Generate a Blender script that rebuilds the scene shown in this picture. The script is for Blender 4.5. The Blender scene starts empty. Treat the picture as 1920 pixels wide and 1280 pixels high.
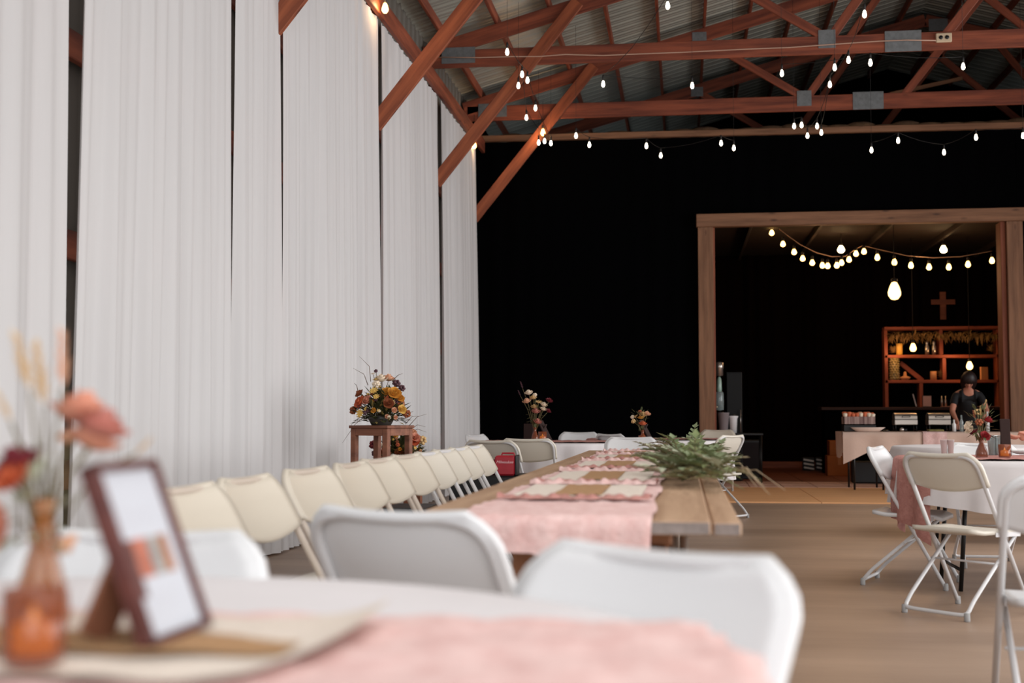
import bpy, math, random
from math import sin, cos, pi, radians, sqrt, atan, atan2
from mathutils import Vector, Matrix
random.seed(7)
S = bpy.context.scene
COL = S.collection

# ------------------------------------------------------------ camera, world, lights, exposure
FPX = 2400.0
PITCH = atan(140/FPX); YAW = atan(320*cos(PITCH)/FPX)
CAM = Vector((0, 0, 1.0))
CF = Vector((-sin(YAW)*cos(PITCH), cos(YAW)*cos(PITCH), sin(PITCH)))
CR = Vector((cos(YAW), sin(YAW), 0)); CU = CR.cross(CF)
cd = bpy.data.cameras.new('camera'); cam = bpy.data.objects.new('camera', cd); COL.objects.link(cam)
cd.sensor_width = 36; cd.lens = FPX/1920*36
cam.matrix_world = Matrix((( CR.x, CU.x, -CF.x, 0), (CR.y, CU.y, -CF.y, 0), (CR.z, CU.z, -CF.z, 1.0), (0, 0, 0, 1)))
cd.clip_start = .05; cd.clip_end = 200
cd.dof.use_dof = True; cd.dof.focus_distance = 9.5; cd.dof.aperture_fstop = 2.5
S.camera = cam

W = bpy.data.worlds.new('world'); S.world = W; W.use_nodes = True
bg = W.node_tree.nodes['Background']; bg.inputs[0].default_value = (.86, .93, 1, 1); bg.inputs[1].default_value = .7

def area(name, loc, target, sx, sy, power, color):
    l = bpy.data.lights.new(name, 'AREA'); l.shape = 'RECTANGLE'; l.size = sx; l.size_y = sy; l.energy = power; l.color = color; l.spread = radians(125)
    o = bpy.data.objects.new(name, l); COL.objects.link(o); o.location = loc
    o.rotation_euler = (Vector(target)-Vector(loc)).to_track_quat('-Z', 'Y').to_euler(); return o
def point(name, loc, power, color, r=.06):
    l = bpy.data.lights.new(name, 'POINT'); l.energy = power; l.color = color; l.shadow_soft_size = r
    o = bpy.data.objects.new(name, l); COL.objects.link(o); o.location = loc; return o
# daylight through the big open doors: one behind the camera, two along the right-hand side
area('daylight_rear_door', (1.5, -3.3, 3.1), (-.4, 6, -.2), 7.5, 4.4, 210, (.97, .98, 1))
area('added_top_fill', (2.2, 2.2, 5.2), (2.0, 2.4, 0), 7, 6, 140, (1, .99, .98))  # added overhead fill to brighten table tops and floor, not a roof window
area('added_top_fill', (4.5, 9.3, 5.2), (4.0, 9.6, 0), 7, 3.6, 130, (1, .97, .94))  # second added overhead fill, over the farther floor
area('daylight_side_door', (10.4, 4.5, 2.3), (-3, 6.5, .9), 9.5, 4, 500, (.975, .985, 1))
area('daylight_side_door', (10.4, 12.5, 2.3), (-3, 12.5, .7), 6, 4, 360, (.98, .98, 1))
WARM = (1, .55, .26)
point('warm_room_light', (2.33, 21.6, 3.3), 20, WARM, .12)
point('warm_room_light', (3.9, 21.6, 3.3), 20, WARM, .12)
point('warm_room_light', (3.2, 19.9, 2.7), 6, WARM, .1)
point('warm_shelf_light', (3.65, 22.8, 2.1), 3, WARM, .05)
point('warm_shelf_light', (4.6, 22.8, 1.95), 3, WARM, .05)

S.view_settings.view_transform = 'Standard'; S.view_settings.look = 'None'
S.view_settings.gamma = 1; S.view_settings.use_curve_mapping = False
S.view_settings.exposure = -0.04

# ------------------------------------------------------------ helpers
def at(px, py, X=None, Y=None, Z=None):
    """point of the place seen at pixel px,py on the plane X, Y or Z = const"""
    d = CF + CR*((px-960)/FPX) + CU*((640-py)/FPX)
    i, v = (0, X) if X is not None else (1, Y) if Y is not None else (2, Z)
    return CAM + d*((v-CAM[i])/d[i])

def srgb(r, g, b):
    f = lambda c: (c/255/12.92) if c/255 <= .04045 else ((c/255+.055)/1.055)**2.4
    return (f(r), f(g), f(b), 1)

MATS = {}
def mat(name, col, rough=.6, metal=0, var=.0, scale=6., stretch=(1, 1, 1), bump=0., bscale=40., emit=None, es=0, trans=0, alpha=1, col2=None, sheen=0, transl=0):
    if name in MATS: return MATS[name]
    m = bpy.data.materials.new(name); m.use_nodes = True; nt = m.node_tree; N = nt.nodes; L = nt.links
    b = N['Principled BSDF']; c = srgb(*col)
    b.inputs['Base Color'].default_value = c; b.inputs['Roughness'].default_value = rough; b.inputs['Metallic'].default_value = metal
    if trans: b.inputs['Transmission Weight'].default_value = trans
    if alpha < 1: b.inputs['Alpha'].default_value = alpha
    if sheen: b.inputs['Sheen Weight'].default_value = sheen
    tc = N.new('ShaderNodeTexCoord'); mp = N.new('ShaderNodeMapping'); mp.inputs['Scale'].default_value = stretch
    L.new(tc.outputs['Object'], mp.inputs[0])
    if var or col2:
        n = N.new('ShaderNodeTexNoise'); n.inputs['Scale'].default_value = scale; n.inputs['Detail'].default_value = 5; n.inputs['Roughness'].default_value = .6
        L.new(mp.outputs[0], n.inputs[0])
        cr = N.new('ShaderNodeValToRGB'); cr.color_ramp.elements[0].position = .32; cr.color_ramp.elements[1].position = .68
        c2 = srgb(*col2) if col2 else tuple(min(1, x*(1+var)) for x in c[:3])+(1,)
        c1 = c if col2 else tuple(x*(1-var) for x in c[:3])+(1,)
        cr.color_ramp.elements[0].color = c1; cr.color_ramp.elements[1].color = c2
        L.new(n.outputs[0], cr.inputs[0]); L.new(cr.outputs[0], b.inputs['Base Color'])
    if bump:
        n2 = N.new('ShaderNodeTexNoise'); n2.inputs['Scale'].default_value = bscale; n2.inputs['Detail'].default_value = 4
        L.new(mp.outputs[0], n2.inputs[0]); bp = N.new('ShaderNodeBump'); bp.inputs['Strength'].default_value = bump; bp.inputs['Distance'].default_value = .01
        L.new(n2.outputs[0], bp.inputs['Height']); L.new(bp.outputs[0], b.inputs['Normal'])
    if emit:
        b.inputs['Emission Color'].default_value = srgb(*emit); b.inputs['Emission Strength'].default_value = es
    if transl:
        t = N.new('ShaderNodeBsdfTranslucent'); t.inputs[0].default_value = c; mx = N.new('ShaderNodeMixShader'); mx.inputs[0].default_value = transl
        L.new(b.outputs[0], mx.inputs[1]); L.new(t.outputs[0], mx.inputs[2]); L.new(mx.outputs[0], N['Material Output'].inputs[0])
    MATS[name] = m; return m

def wood(name, c1, c2, rough=.65):
    """grain runs along each member's own X axis, with a few knots"""
    if name in MATS: return MATS[name]
    m = mat(name, c1, rough, col2=c2, scale=9, stretch=(.12, 1.6, 1.6), bump=.25, bscale=30)
    nt = m.node_tree; N = nt.nodes; L = nt.links; b = N['Principled BSDF']
    old = b.inputs['Base Color'].links[0].from_socket
    tc = N.new('ShaderNodeTexCoord'); mp = N.new('ShaderNodeMapping'); mp.inputs['Scale'].default_value = (1.6, 5, 5); L.new(tc.outputs['Object'], mp.inputs[0])
    v = N.new('ShaderNodeTexVoronoi'); v.inputs['Scale'].default_value = 1.3; L.new(mp.outputs[0], v.inputs[0])
    r = N.new('ShaderNodeValToRGB'); r.color_ramp.elements[0].position = .05; r.color_ramp.elements[1].position = .15
    r.color_ramp.elements[0].color = (.25, .2, .18, 1); r.color_ramp.elements[1].color = (1, 1, 1, 1); L.new(v.outputs['Distance'], r.inputs[0])
    mx = N.new('ShaderNodeMix'); mx.data_type = 'RGBA'; mx.blend_type = 'MULTIPLY'; mx.inputs[0].default_value = .8
    L.new(old, mx.inputs[6]); L.new(r.outputs[0], mx.inputs[7]); L.new(mx.outputs[2], b.inputs['Base Color'])
    return m

class MB:
    def __init__(s): s.v = []; s.f = []; s.sm = []
    def add(s, vs, fs, smooth=False):
        o = len(s.v); s.v += [tuple(v) for v in vs]; s.f += [tuple(i+o for i in f) for f in fs]; s.sm += [smooth]*len(fs); return s
    def box(s, x0, x1, y0, y1, z0, z1, b=0):
        if b <= 0:
            vs = [(x, y, z) for z in (z0, z1) for y in (y0, y1) for x in (x0, x1)]
            return s.add(vs, [(0, 2, 3, 1), (4, 5, 7, 6), (0, 1, 5, 4), (2, 6, 7, 3), (0, 4, 6, 2), (1, 3, 7, 5)])
        b = min(b, (x1-x0)*.45, (y1-y0)*.45, (z1-z0)*.45)
        vs = []; ix = {}
        for X, sx in ((x0, 1), (x1, -1)):
            for Y, sy in ((y0, 1), (y1, -1)):
                for Z, sz in ((z0, 1), (z1, -1)):
                    for a in range(3):
                        p = [X+sx*b, Y+sy*b, Z+sz*b]; p[a] = (X, Y, Z)[a]
                        ix[(sx, sy, sz, a)] = len(vs); vs.append(tuple(p))
        fs = []
        for a in range(3):
            o = [i for i in range(3) if i != a]
            for sg in (1, -1):
                q = []
                for u, w in ((1, 1), (-1, 1), (-1, -1), (1, -1)):
                    k = [0, 0, 0]; k[a] = sg; k[o[0]] = u; k[o[1]] = w; q.append(ix[(*k, a)])
                fs.append(tuple(q))
                for w in (1, -1):   # edges between face a and face o[0], running along o[1]
                    pass
        for a in range(3):
            i, j = [k for k in range(3) if k != a]   # edge runs along a, between faces i and j
            for u in (1, -1):
                for w in (1, -1):
                    k1 = [0, 0, 0]; k1[a] = 1; k1[i] = u; k1[j] = w; k2 = list(k1); k2[a] = -1
                    fs.append((ix[(*k1, i)], ix[(*k1, j)], ix[(*k2, j)], ix[(*k2, i)]))
        for sx in (1, -1):
            for sy in (1, -1):
                for sz in (1, -1): fs.append(tuple(ix[(sx, sy, sz, a)] for a in range(3)))
        return s.add(vs, fs)
    def bar(s, p0, p1, w, h, up=(0, 0, 1)):
        p0 = Vector(p0); p1 = Vector(p1); d = (p1-p0).normalized(); u = Vector(up)
        if abs(d.dot(u)) > .99: u = Vector((0, 1, 0))
        r = d.cross(u).normalized(); u = r.cross(d)
        vs = [p+r*a*w/2+u*b*h/2 for p in (p0, p1) for a, b in ((-1, -1), (1, -1), (1, 1), (-1, 1))]
        return s.add(vs, [(3, 2, 1, 0), (4, 5, 6, 7), (0, 1, 5, 4), (1, 2, 6, 5), (2, 3, 7, 6), (3, 0, 4, 7)])
    def tube(s, pts, r, n=8, close=False):
        pts = [Vector(p) for p in pts]; m = len(pts); vs = []; fs = []
        t0 = (pts[1]-pts[0]).normalized(); a = t0.orthogonal().normalized()
        for i, p in enumerate(pts):
            t = (pts[min(i+1, m-1)]-pts[max(i-1, 0)]).normalized()
            if close: t = (pts[(i+1) % m]-pts[i-1]).normalized()
            a = (a-t*a.dot(t)).normalized(); b = t.cross(a)
            rr = r[i] if isinstance(r, (list, tuple)) else r
            vs += [p+(a*cos(2*pi*k/n)+b*sin(2*pi*k/n))*rr for k in range(n)]
        for i in range(m if close else m-1):
            j = (i+1) % m
            fs += [(i*n+k, i*n+(k+1) % n, j*n+(k+1) % n, j*n+k) for k in range(n)]
        if not close: fs += [tuple(range(n-1, -1, -1)), tuple((m-1)*n+k for k in range(n))]
        return s.add(vs, fs, True)
    def lathe(s, prof, n=16, c=(0, 0, 0), ax=None):
        vs = []; fs = []; m = len(prof); c = Vector(c)
        q = Vector((0, 0, 1)).rotation_difference(Vector(ax)) if ax is not None else None
        for r, z in prof:
            for k in range(n):
                p = Vector((r*cos(2*pi*k/n), r*sin(2*pi*k/n), z))
                if q: p = q @ p
                vs.append(c+p)
        for i in range(m-1): fs += [(i*n+k, i*n+(k+1) % n, (i+1)*n+(k+1) % n, (i+1)*n+k) for k in range(n)]
        if prof[0][0] > 1e-5: fs.append(tuple(range(n-1, -1, -1)))
        if prof[-1][0] > 1e-5: fs.append(tuple((m-1)*n+k for k in range(n)))
        return s.add(vs, fs, True)
    def ball(s, c, r, n=8, sc=(1, 1, 1)):
        c = Vector(c); vs = []; fs = []; m = max(4, n//2+1)
        for i in range(m+1):
            a = pi*i/m
            for k in range(n): vs.append(c+Vector((r*sc[0]*sin(a)*cos(2*pi*k/n), r*sc[1]*sin(a)*sin(2*pi*k/n), r*sc[2]*cos(a))))
        for i in range(m): fs += [(i*n+k, (i+1)*n+k, (i+1)*n+(k+1) % n, i*n+(k+1) % n) for k in range(n)]
        return s.add(vs, fs, True)
    def grid(s, fn, nu, nv, smooth=True):
        vs = [fn(i/nu, j/nv) for j in range(nv+1) for i in range(nu+1)]
        return s.add(vs, [(j*(nu+1)+i, j*(nu+1)+i+1, (j+1)*(nu+1)+i+1, (j+1)*(nu+1)+i) for j in range(nv) for i in range(nu)], smooth)
    def slab(s, fn, nu, nv, th):
        """grid with thickness: fn(u,v) -> point, th = offset vector"""
        th = Vector(th); vs = [Vector(fn(i/nu, j/nv)) for j in range(nv+1) for i in range(nu+1)]; n = len(vs)
        fs = [(j*(nu+1)+i, j*(nu+1)+i+1, (j+1)*(nu+1)+i+1, (j+1)*(nu+1)+i) for j in range(nv) for i in range(nu)]
        fs += [tuple(k+n for k in reversed(f)) for f in fs]
        rim = [i for i in range(nu+1)]+[j*(nu+1)+nu for j in range(1, nv+1)]+[nv*(nu+1)+i for i in range(nu-1, -1, -1)]+[j*(nu+1) for j in range(nv-1, 0, -1)]
        fs += [(rim[(i+1) % len(rim)], rim[i], rim[i]+n, rim[(i+1) % len(rim)]+n) for i in range(len(rim))]
        return s.add(vs+[v+th for v in vs], fs, True)
    def leaf(s, p, d, l, w, up=(0, 0, 1)):
        p = Vector(p); d = Vector(d).normalized(); r = d.cross(Vector(up)+Vector((.01, .02, 0))).normalized(); n = r.cross(d)
        vs = [p, p+d*l*.4+r*w/2+n*w*.15, p+d*l, p+d*l*.4-r*w/2+n*w*.15, p+d*l*.45-n*w*.05]
        return s.add(vs, [(0, 1, 4), (1, 2, 4), (2, 3, 4), (3, 0, 4)], True)
    def mesh(s, name):
        me = bpy.data.meshes.new(name); me.from_pydata(s.v, [], s.f); me.polygons.foreach_set('use_smooth', s.sm); me.update(); return me
    def build(s, name, m=None, parent=None, loc=None, **k):
        me = s.mesh(name)
        if m: me.materials.append(m)
        return link(name, me, parent, loc, **k)

def link(name, me, parent=None, loc=None, rot=None, **k):
    o = bpy.data.objects.new(name, me); COL.objects.link(o)
    if parent: o.parent = parent
    if loc is not None: o.location = loc
    if rot is not None: o.rotation_euler = rot
    for a, b in k.items(): o[a] = b
    return o
def tag(o, label, cat, group=None, kind=None):
    o['label'] = label; o['category'] = cat
    if group: o['group'] = group
    if kind: o['kind'] = kind
    return o
def thing(name, label, cat, loc=(0, 0, 0), rz=0, group=None):
    o = bpy.data.objects.new(name, None); COL.objects.link(o); o.location = loc; o.rotation_euler = (0, 0, rz); o.empty_display_size = .1
    return tag(o, label, cat, group)
def struct(o): o['kind'] = 'structure'; return o
def sroot(name, loc=(0, 0, 0)):
    o = bpy.data.objects.new(name, None); COL.objects.link(o); o.location = loc; o['kind'] = 'structure'; return o
def copy_tree(o, parent=None):
    c = o.copy(); COL.objects.link(c)
    if parent: c.parent = parent
    for ch in list(o.children): copy_tree(ch, c)
    return c
def beam(name, p0, p1, w, h, m, parent=None, up=(0, 0, 1), bev=.006):
    """timber with its grain along local X; w across, h along up. Coordinates are relative to the parent (an unrotated empty)."""
    p0 = Vector(p0); p1 = Vector(p1); d = p1-p0; l = d.length; d.normalize(); u = Vector(up)
    if abs(d.dot(u)) > .99: u = Vector((0, 1, 0))
    y = u.cross(d).normalized(); z = d.cross(y)
    o = MB().box(0, l, -w/2, w/2, -h/2, h/2, bev).build(name, m, parent)
    M = Matrix(((d.x, y.x, z.x, p0.x), (d.y, y.y, z.y, p0.y), (d.z, y.z, z.z, p0.z), (0, 0, 0, 1)))
    o.matrix_basis = M; return o

# ------------------------------------------------------------ materials
M_conc = mat('concrete', (136, 112, 94), .42, col2=(166, 140, 120), scale=.9, stretch=(.35, 1.6, 1), bump=.12, bscale=14)
M_truss = wood('truss_lumber', (98, 44, 28), (158, 82, 54))
M_brace = wood('brace_lumber', (114, 54, 30), (170, 92, 56))
M_frame = wood('weathered_lumber', (108, 72, 48), (150, 106, 76))
M_jamb = wood('reddish_lumber', (120, 62, 42), (152, 86, 58))
M_plate = mat('galvanised_plate', (128, 132, 134), .5, .5, var=.15, scale=20)
M_roof = mat('galvanised_roofing', (172, 174, 164), .42, .3, var=.1, scale=1.2)
M_steelwall = mat('grey_steel_siding', (104, 98, 90), .6, .1)
M_black = mat('black_cloth', (6, 6, 7), 1)
M_blackroom = mat('black_drape', (16, 9, 9), 1)
for _m in (M_black, M_blackroom): _m.node_tree.nodes['Principled BSDF'].inputs['Specular IOR Level'].default_value = 0
M_curt = mat('white_sheer_fabric', (228, 225, 224), .9, var=.03, scale=1.2, stretch=(1, 6, .3), transl=.25)
M_white = mat('white_plastic', (214, 213, 213), .38)
M_whitem = mat('white_painted_tube', (206, 204, 204), .35)
M_beige = mat('almond_plastic', (200, 190, 174), .42)
M_beigem = mat('almond_painted_tube', (192, 178, 164), .38)
M_grey = mat('cream_plastic', (206, 198, 184), .42)
M_rubber = mat('grey_rubber', (150, 148, 146), .8)
M_cloth = mat('white_tablecloth', (216, 210, 210), .9, var=.02, scale=4, bump=.1, bscale=25)
M_pink = mat('blush_gauze', (210, 168, 162), .95, col2=(228, 196, 190), scale=22, bump=.5, bscale=60)
M_rosy = mat('dusty_rose_gauze', (168, 112, 104), .95, col2=(190, 136, 126), scale=22, bump=.5, bscale=60)
M_ivory = mat('ivory_lace', (218, 204, 190), .95, var=.04, scale=60, bump=.4, bscale=120)
M_burlap = mat('burlap', (168, 128, 88), .95, var=.1, scale=90, bump=.5, bscale=160)
M_plank = wood('table_plank', (156, 122, 94), (188, 154, 124), .6)
M_endgrain = mat('grey_end_grain', (132, 120, 114), .8, var=.25, scale=25)
M_table = mat('table_plastic', (205, 203, 200), .5)
M_dark = mat('black_metal', (22, 20, 20), .4, .3)
M_ply = mat('plywood_mat', (224, 166, 114), .55, var=.06, scale=3, stretch=(.3, 2, 1))
M_paver = mat('pale_paver', (214, 172, 154), .7, var=.08, scale=5)
M_roomfloor = mat('reddish_boards', (128, 74, 56), .6, var=.15, scale=5, stretch=(.2, 2, 1))
M_shelf = wood('shelf_lumber', (124, 54, 32), (160, 80, 50))
M_stool = wood('stool_lumber', (104, 60, 42), (146, 92, 66))
M_amber = mat('amber_glass', (132, 70, 44), .08, alpha=.62)
M_amberp = mat('amber_glass_pale', (178, 112, 58), .06, alpha=.45)
M_blkplastic = mat('black_plastic', (16, 14, 15), .5)
M_stain = mat('stainless_steel', (196, 186, 176), .28, .85)
M_glass = mat('clear_glass', (205, 220, 220), .08, trans=.7)
M_bulbw = mat('bulb_glow_white', (255, 246, 230), emit=(255, 238, 210), es=9)
M_bulby = mat('bulb_glow_warm', (255, 210, 140), emit=(255, 196, 112), es=8)
M_bulbbig = mat('bulb_glow_amber', (255, 190, 100), emit=(255, 205, 130), es=4.5)
M_cord = mat('black_cord', (20, 16, 15), .6)
M_cordw = mat('pale_cord', (196, 160, 140), .6)
M_leaf = mat('green_leaf', (98, 112, 76), .6, col2=(142, 152, 116), scale=12)
M_leafd = mat('dark_leaf', (52, 62, 36), .6, col2=(92, 92, 50), scale=14)
M_leafp = mat('pale_eucalyptus', (150, 158, 132), .6, col2=(184, 184, 160), scale=14)
M_stem = mat('stem', (96, 84, 48), .7)
def fl(name, c): return mat('petal_'+name, c, .7, var=.12, scale=30)
F_coral = fl('coral', (214, 146, 120)); F_peach = fl('peach', (222, 168, 134)); F_burg = fl('burgundy', (112, 28, 38)); F_red = fl('red', (150, 36, 40))
F_cream = fl('cream', (232, 214, 190)); F_gold = fl('golden', (212, 150, 56)); F_yel = fl('yellow', (222, 182, 96)); F_pink = fl('pink', (196, 126, 112)); F_orange = fl('orange', (198, 98, 60))
F_straw = fl('straw', (214, 178, 124)); F_rust = fl('rust', (150, 82, 48)); F_plum = fl('plum', (92, 58, 66))
M_skin = mat('skin', (196, 132, 108), .5, var=.04); M_hair = mat('dark_hair', (30, 14, 12), .5, var=.3, scale=60); M_dress = mat('black_dress', (14, 13, 16), .8)

# ------------------------------------------------------------ the setting
WX = -3.0
fl_ = MB().box(-3.3, 11.2, -3.5, 18.9, -.12, 0).build('floor', M_conc); struct(fl_)
fr = sroot('floor_back_room'); 
MB().box(-.6, 7.2, 18.9, 25.2, -.12, 0).build('subfloor', M_roomfloor, fr)
for i in range(13):
    x0 = -.6+i*.6
    MB().box(x0+.004, x0+.596, 19.75, 25.2, 0, .012, .003).build('floor_board', M_roomfloor, fr)
pv = sroot('trim_1')
for i in range(14):
    x0 = -.0+i*.46
    MB().box(x0+.006, x0+.454, 18.2, 18.83, .0, .018, .004).build('paver', M_paver, pv)
for i in range(9):
    MB().box(.48+i*.455, .926+i*.455, 18.84, 19.7, .0, .02, .004).build('paver', M_paver, pv)
pl = sroot('trim_2')
for i in range(5):
    x0 = .35+i*1.22
    MB().box(x0+.003, x0+1.217, 15.1, 18.18, 0, .016, .002).build('plywood_sheet', M_ply, pl)

# left wall: ribbed steel siding behind timber girts
wl = sroot('wall_left')
ys = [2.0]
prof = []
y = 1.0
while y < 19.0:
    for dy, dx in ((0, 0), (.16, 0), (.18, .02), (.22, .02), (.24, 0)): prof.append((y+dy, dx))
    y += .25
vs = [(-3.2+dx, yy, z) for yy, dx in prof for z in (0, 5.75)]
MB().add(vs, [(2*i, 2*i+2, 2*i+3, 2*i+1) for i in range(len(prof)-1)]).build('siding', M_steelwall, wl)
for z in (.7, 1.88, 2.92, 3.96):
    beam('girt', (-3.13, 1, z), (-3.13, 18.8, z), .05, .15, M_truss, wl)
beam('eave_beam', (-2.93, 1, 5.03), (-2.93, 18.75, 5.03), .05, .2, M_truss, wl)
POSTS = (2.95, 5.5, 9.08, 12.27, 15.42, 18.3)
for yy in POSTS[1:]:
    p = beam('wooden_post', (-3.05, yy, 0), (-3.05, yy, 5.1), .1, .1, M_truss, wl)

# right wall and the black partition at the back
wr = MB().box(11.0, 11.15, -3.5, 18.9, 0, 5.3).build('wall_right', M_steelwall); struct(wr)
wb = sroot('wall_back')
YB = 18.9
def cloth_panel(x0, x1, z0, z1, y=YB, n=None, amp=.012, m=M_black, name='black_panel', parent=wb):
    n = n or int((x1-x0)*14); ph = random.random()*6
    return MB().grid(lambda u, v: (x0+(x1-x0)*u, y+amp*sin(u*(x1-x0)*21+ph)*(.6+.4*sin(u*9)), z0+(z1-z0)*v), n, 2).build(name, m, parent)
cloth_panel(-3.2, .3, 0, 5.12); cloth_panel(.3, 4.75, 3.85, 5.12); cloth_panel(4.75, 11.0, 0, 5.12)
MB().box(-3.2, .32, YB+.03, YB+.1, 0, 5.1).box(4.74, 11, YB+.03, YB+.1, 0, 5.1).box(.3, 4.76, YB+.03, YB+.1, 3.9, 5.1).build('sheathing', M_black, wb)
beam('top_beam', (-3.15, YB-.03, 5.17), (11, YB-.03, 5.12), .09, .09, M_frame, wb)
for i in range(44):   # insulation batts bulging over the top beam
    x0 = -3.0+i*.32; h = .02+.05*random.random()
    MB().ball((x0+.16, YB+.05, 5.2), .24, 10, (1, .5, h/.2)).build('insulation_batt', mat('yellowed_insulation', (88, 64, 42), .95, var=.3, scale=12, bump=.6, bscale=30), wb)
ew = sroot('wall_end')
MB().box(-3.3, 11.2, 25.3, 25.4, 0, 7.9).box(-3.3, -3.2, 18.9, 25.4, 0, 5.8).box(11.0, 11.1, 18.9, 25.4, 0, 5.8).build('sheathing', M_black, ew)
rw = sroot('wall_rear')
MB().box(-3.3, -1.2, -3.62, -3.5, 0, 5.8).box(6.2, 11.2, -3.62, -3.5, 0, 5.8).box(-1.2, 6.2, -3.62, -3.5, 4.1, 5.8).box(-3.3, 11.2, -3.62, -3.5, 5.8, 7.8).build('sheathing', M_steelwall, rw)
# opening frame
dr = sroot('door_1')
beam('door_post', (.35, YB-.06, 0), (.35, YB-.06, 3.76), .22, .12, M_frame, dr, up=(0, 1, 0))
beam('door_post', (4.68, YB-.06, 0), (4.68, YB-.06, 3.76), .22, .12, M_frame, dr, up=(0, 1, 0))
beam('door_lintel', (.22, YB-.07, 3.855), (4.82, YB-.07, 3.855), .14, .19, M_frame, dr)
beam('door_jamb', (4.53, YB+.06, 0), (4.53, YB+.06, 3.76), .07, .26, M_jamb, dr, up=(0, 1, 0))
beam('door_jamb', (.47, YB+.06, 0), (.47, YB+.06, 3.76), .03, .2, M_jamb, dr, up=(0, 1, 0))

# back room
rb = sroot('wall_room_back')
for i in range(8):
    cloth_panel(-.6+i*.98, .4+i*.98, 0, 4.12, 25.0, 40, .05, M_blackroom, 'drape', rb)
struct(MB().box(-.7, -.6, 19.0, 25.1, 0, 4.05).build('wall_room_left', M_blackroom))
struct(MB().box(7.2, 7.3, 19.0, 25.1, 0, 4.05).build('wall_room_right', M_blackroom))
rc = sroot('ceiling_back_room')
MB().box(-.7, 7.3, 19.02, 25.1, 4.1, 4.16).build('ceiling_deck', mat('dark_ceiling_board', (34, 20, 16), .8, var=.2, scale=4), rc)
for i in range(7): beam('joist', (.0+i*1.1, 19.1, 4.05), (.0+i*1.1, 25.0, 4.05), .05, .1, MATS['dark_ceiling_board'], rc)
tb = struct(MB().box(-.6, 7.2, 24.9, 24.95, .012, .14, .004).build('baseboard_room_back', M_jamb))

# roof: ribbed panels, purlins, trusses
SL = .28; RX = 4.0; Z0 = 5.53
def rz_(x): return Z0+SL*((x+3) if x < RX else (2*RX-x+3))
rf = sroot('ceiling')
pw = .914
def roof_panel_mesh(side):
    pr_ = []; y = 0
    for k in range(4):
        for dy, dz in ((0, 0), (.02, .03), (.055, .03), (.075, 0), (.15, 0), (.155, .008), (.17, .008), (.175, 0)): pr_.append((y+dy, dz))
        y += pw/4
    pr_.append((pw, 0)); vs = []
    xs = (-3.3, RX) if side == 0 else (RX, 11.3)
    for yy, dz in pr_:
        for x in xs: vs.append((x, yy, rz_(x)+.245+dz))
    return MB().add(vs, [(2*i, 2*i+1, 2*i+3, 2*i+2) for i in range(len(pr_)-1)]).mesh('roof_panel')
for side in (0, 1):
    me = roof_panel_mesh(side); me.materials.append(M_roof)
    for i in range(32): link('roof_panel', me, rf, (0, -3.7+i*pw, 0))
for x in [-2.9, -2.25, -1.6, -.95, -.3, .35, 1.0, 1.65, 2.3, 2.95, 3.6, 4.4, 5.1, 5.8, 6.5, 7.2, 7.9, 8.6, 9.3, 10.0, 10.7]:
    beam('purlin', (x, -3.4, rz_(x)+.17), (x, 25.0, rz_(x)+.17), .04, .13, M_truss, rf)

gidx = 0
def truss(y, label):
    t = thing('roof_truss', label, 'truss', (0, y, 0), 0)
    B = lambda n, a, b, w=.04, h=.19, dy=0: beam(n, (a[0], dy, a[1]), (b[0], dy, b[1]), w, h, M_truss, t)
    B('bottom_chord', (-3.1, 5.42), (2.62, 5.42), h=.22); B('bottom_chord', (2.62, 5.42), (11.1, 5.42), h=.22)
    B('rafter', (-3.15, rz_(-3.15)), (RX, rz_(RX)), h=.2); B('rafter', (RX, rz_(RX)), (11.15, rz_(11.15)), h=.2)
    for a, b in (((1.75, 5.5), (.3, 6.42)), ((1.78, 5.5), (2.95, 7.15)), ((3.08, 5.45), (4.45, 7.2)), ((3.75, 7.3), (5.75, 5.5)), ((6.3, 5.5), (5.1, 7.1)), ((6.3, 5.5), (7.7, 6.42))):
        B('web', a, b, w=.034, h=.11, dy=.0)
    B('web', (-1.0, 5.5), (-1.0+.0, 5.98), h=.09) if False else None
    for x, z, w, h in ((1.74, 5.49, .2, .22), (2.62, 5.43, .42, .25), (.28, 6.42, .2, .16), (2.95, 7.15, .22, .18), (4.2, 7.4, .3, .2), (-2.72, 5.46, .42, .2)):
        MB().box(x-w/2, x+w/2, -.028, -.021, z-h/2, z+h/2, .001).build('gusset_plate', M_plate, t)
    return t
truss(12.3, 'wooden roof truss nearest the camera, above the frame top')
t1 = truss(15.42, 'reddish roof truss carrying the white outlet box and pale cord')
truss(18.3, 'reddish roof truss just in front of the black wall top')
truss(21.4, 'dim roof truss beyond the black partition wall')
# outlet and cable stapled along the truss chord
ob = thing('outlet_box', 'white double outlet box on the near truss chord', 'outlet', at(1770, 70, Y=15.36)[:], 0)
MB().box(-.09, .09, 0, .03, -.055, .055, .008).build('cover_plate', mat('ivory_plastic', (216, 196, 166), .5), ob)
for dx in (-.035, .035): MB().lathe([(.0, 0), (.024, 0), (.024, .006), (0, .006)], 12, (dx, 0, 0), (0, -1, 0)).build('socket', M_blkplastic, ob)
pts = [at(x, y, Y=15.34) for x, y in ((800, 107), (900, 108), (960, 106), (1010, 106), (1060, 102), (1130, 104), (1200, 101), (1280, 98), (1400, 92), (1480, 89), (1590, 81), (1650, 77), (1700, 75), (1755, 76))]
tag(MB().tube(pts, .007, 6).build('power_cord', M_cordw), 'pale cord running along the near truss chord to the outlet', 'cord')

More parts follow.
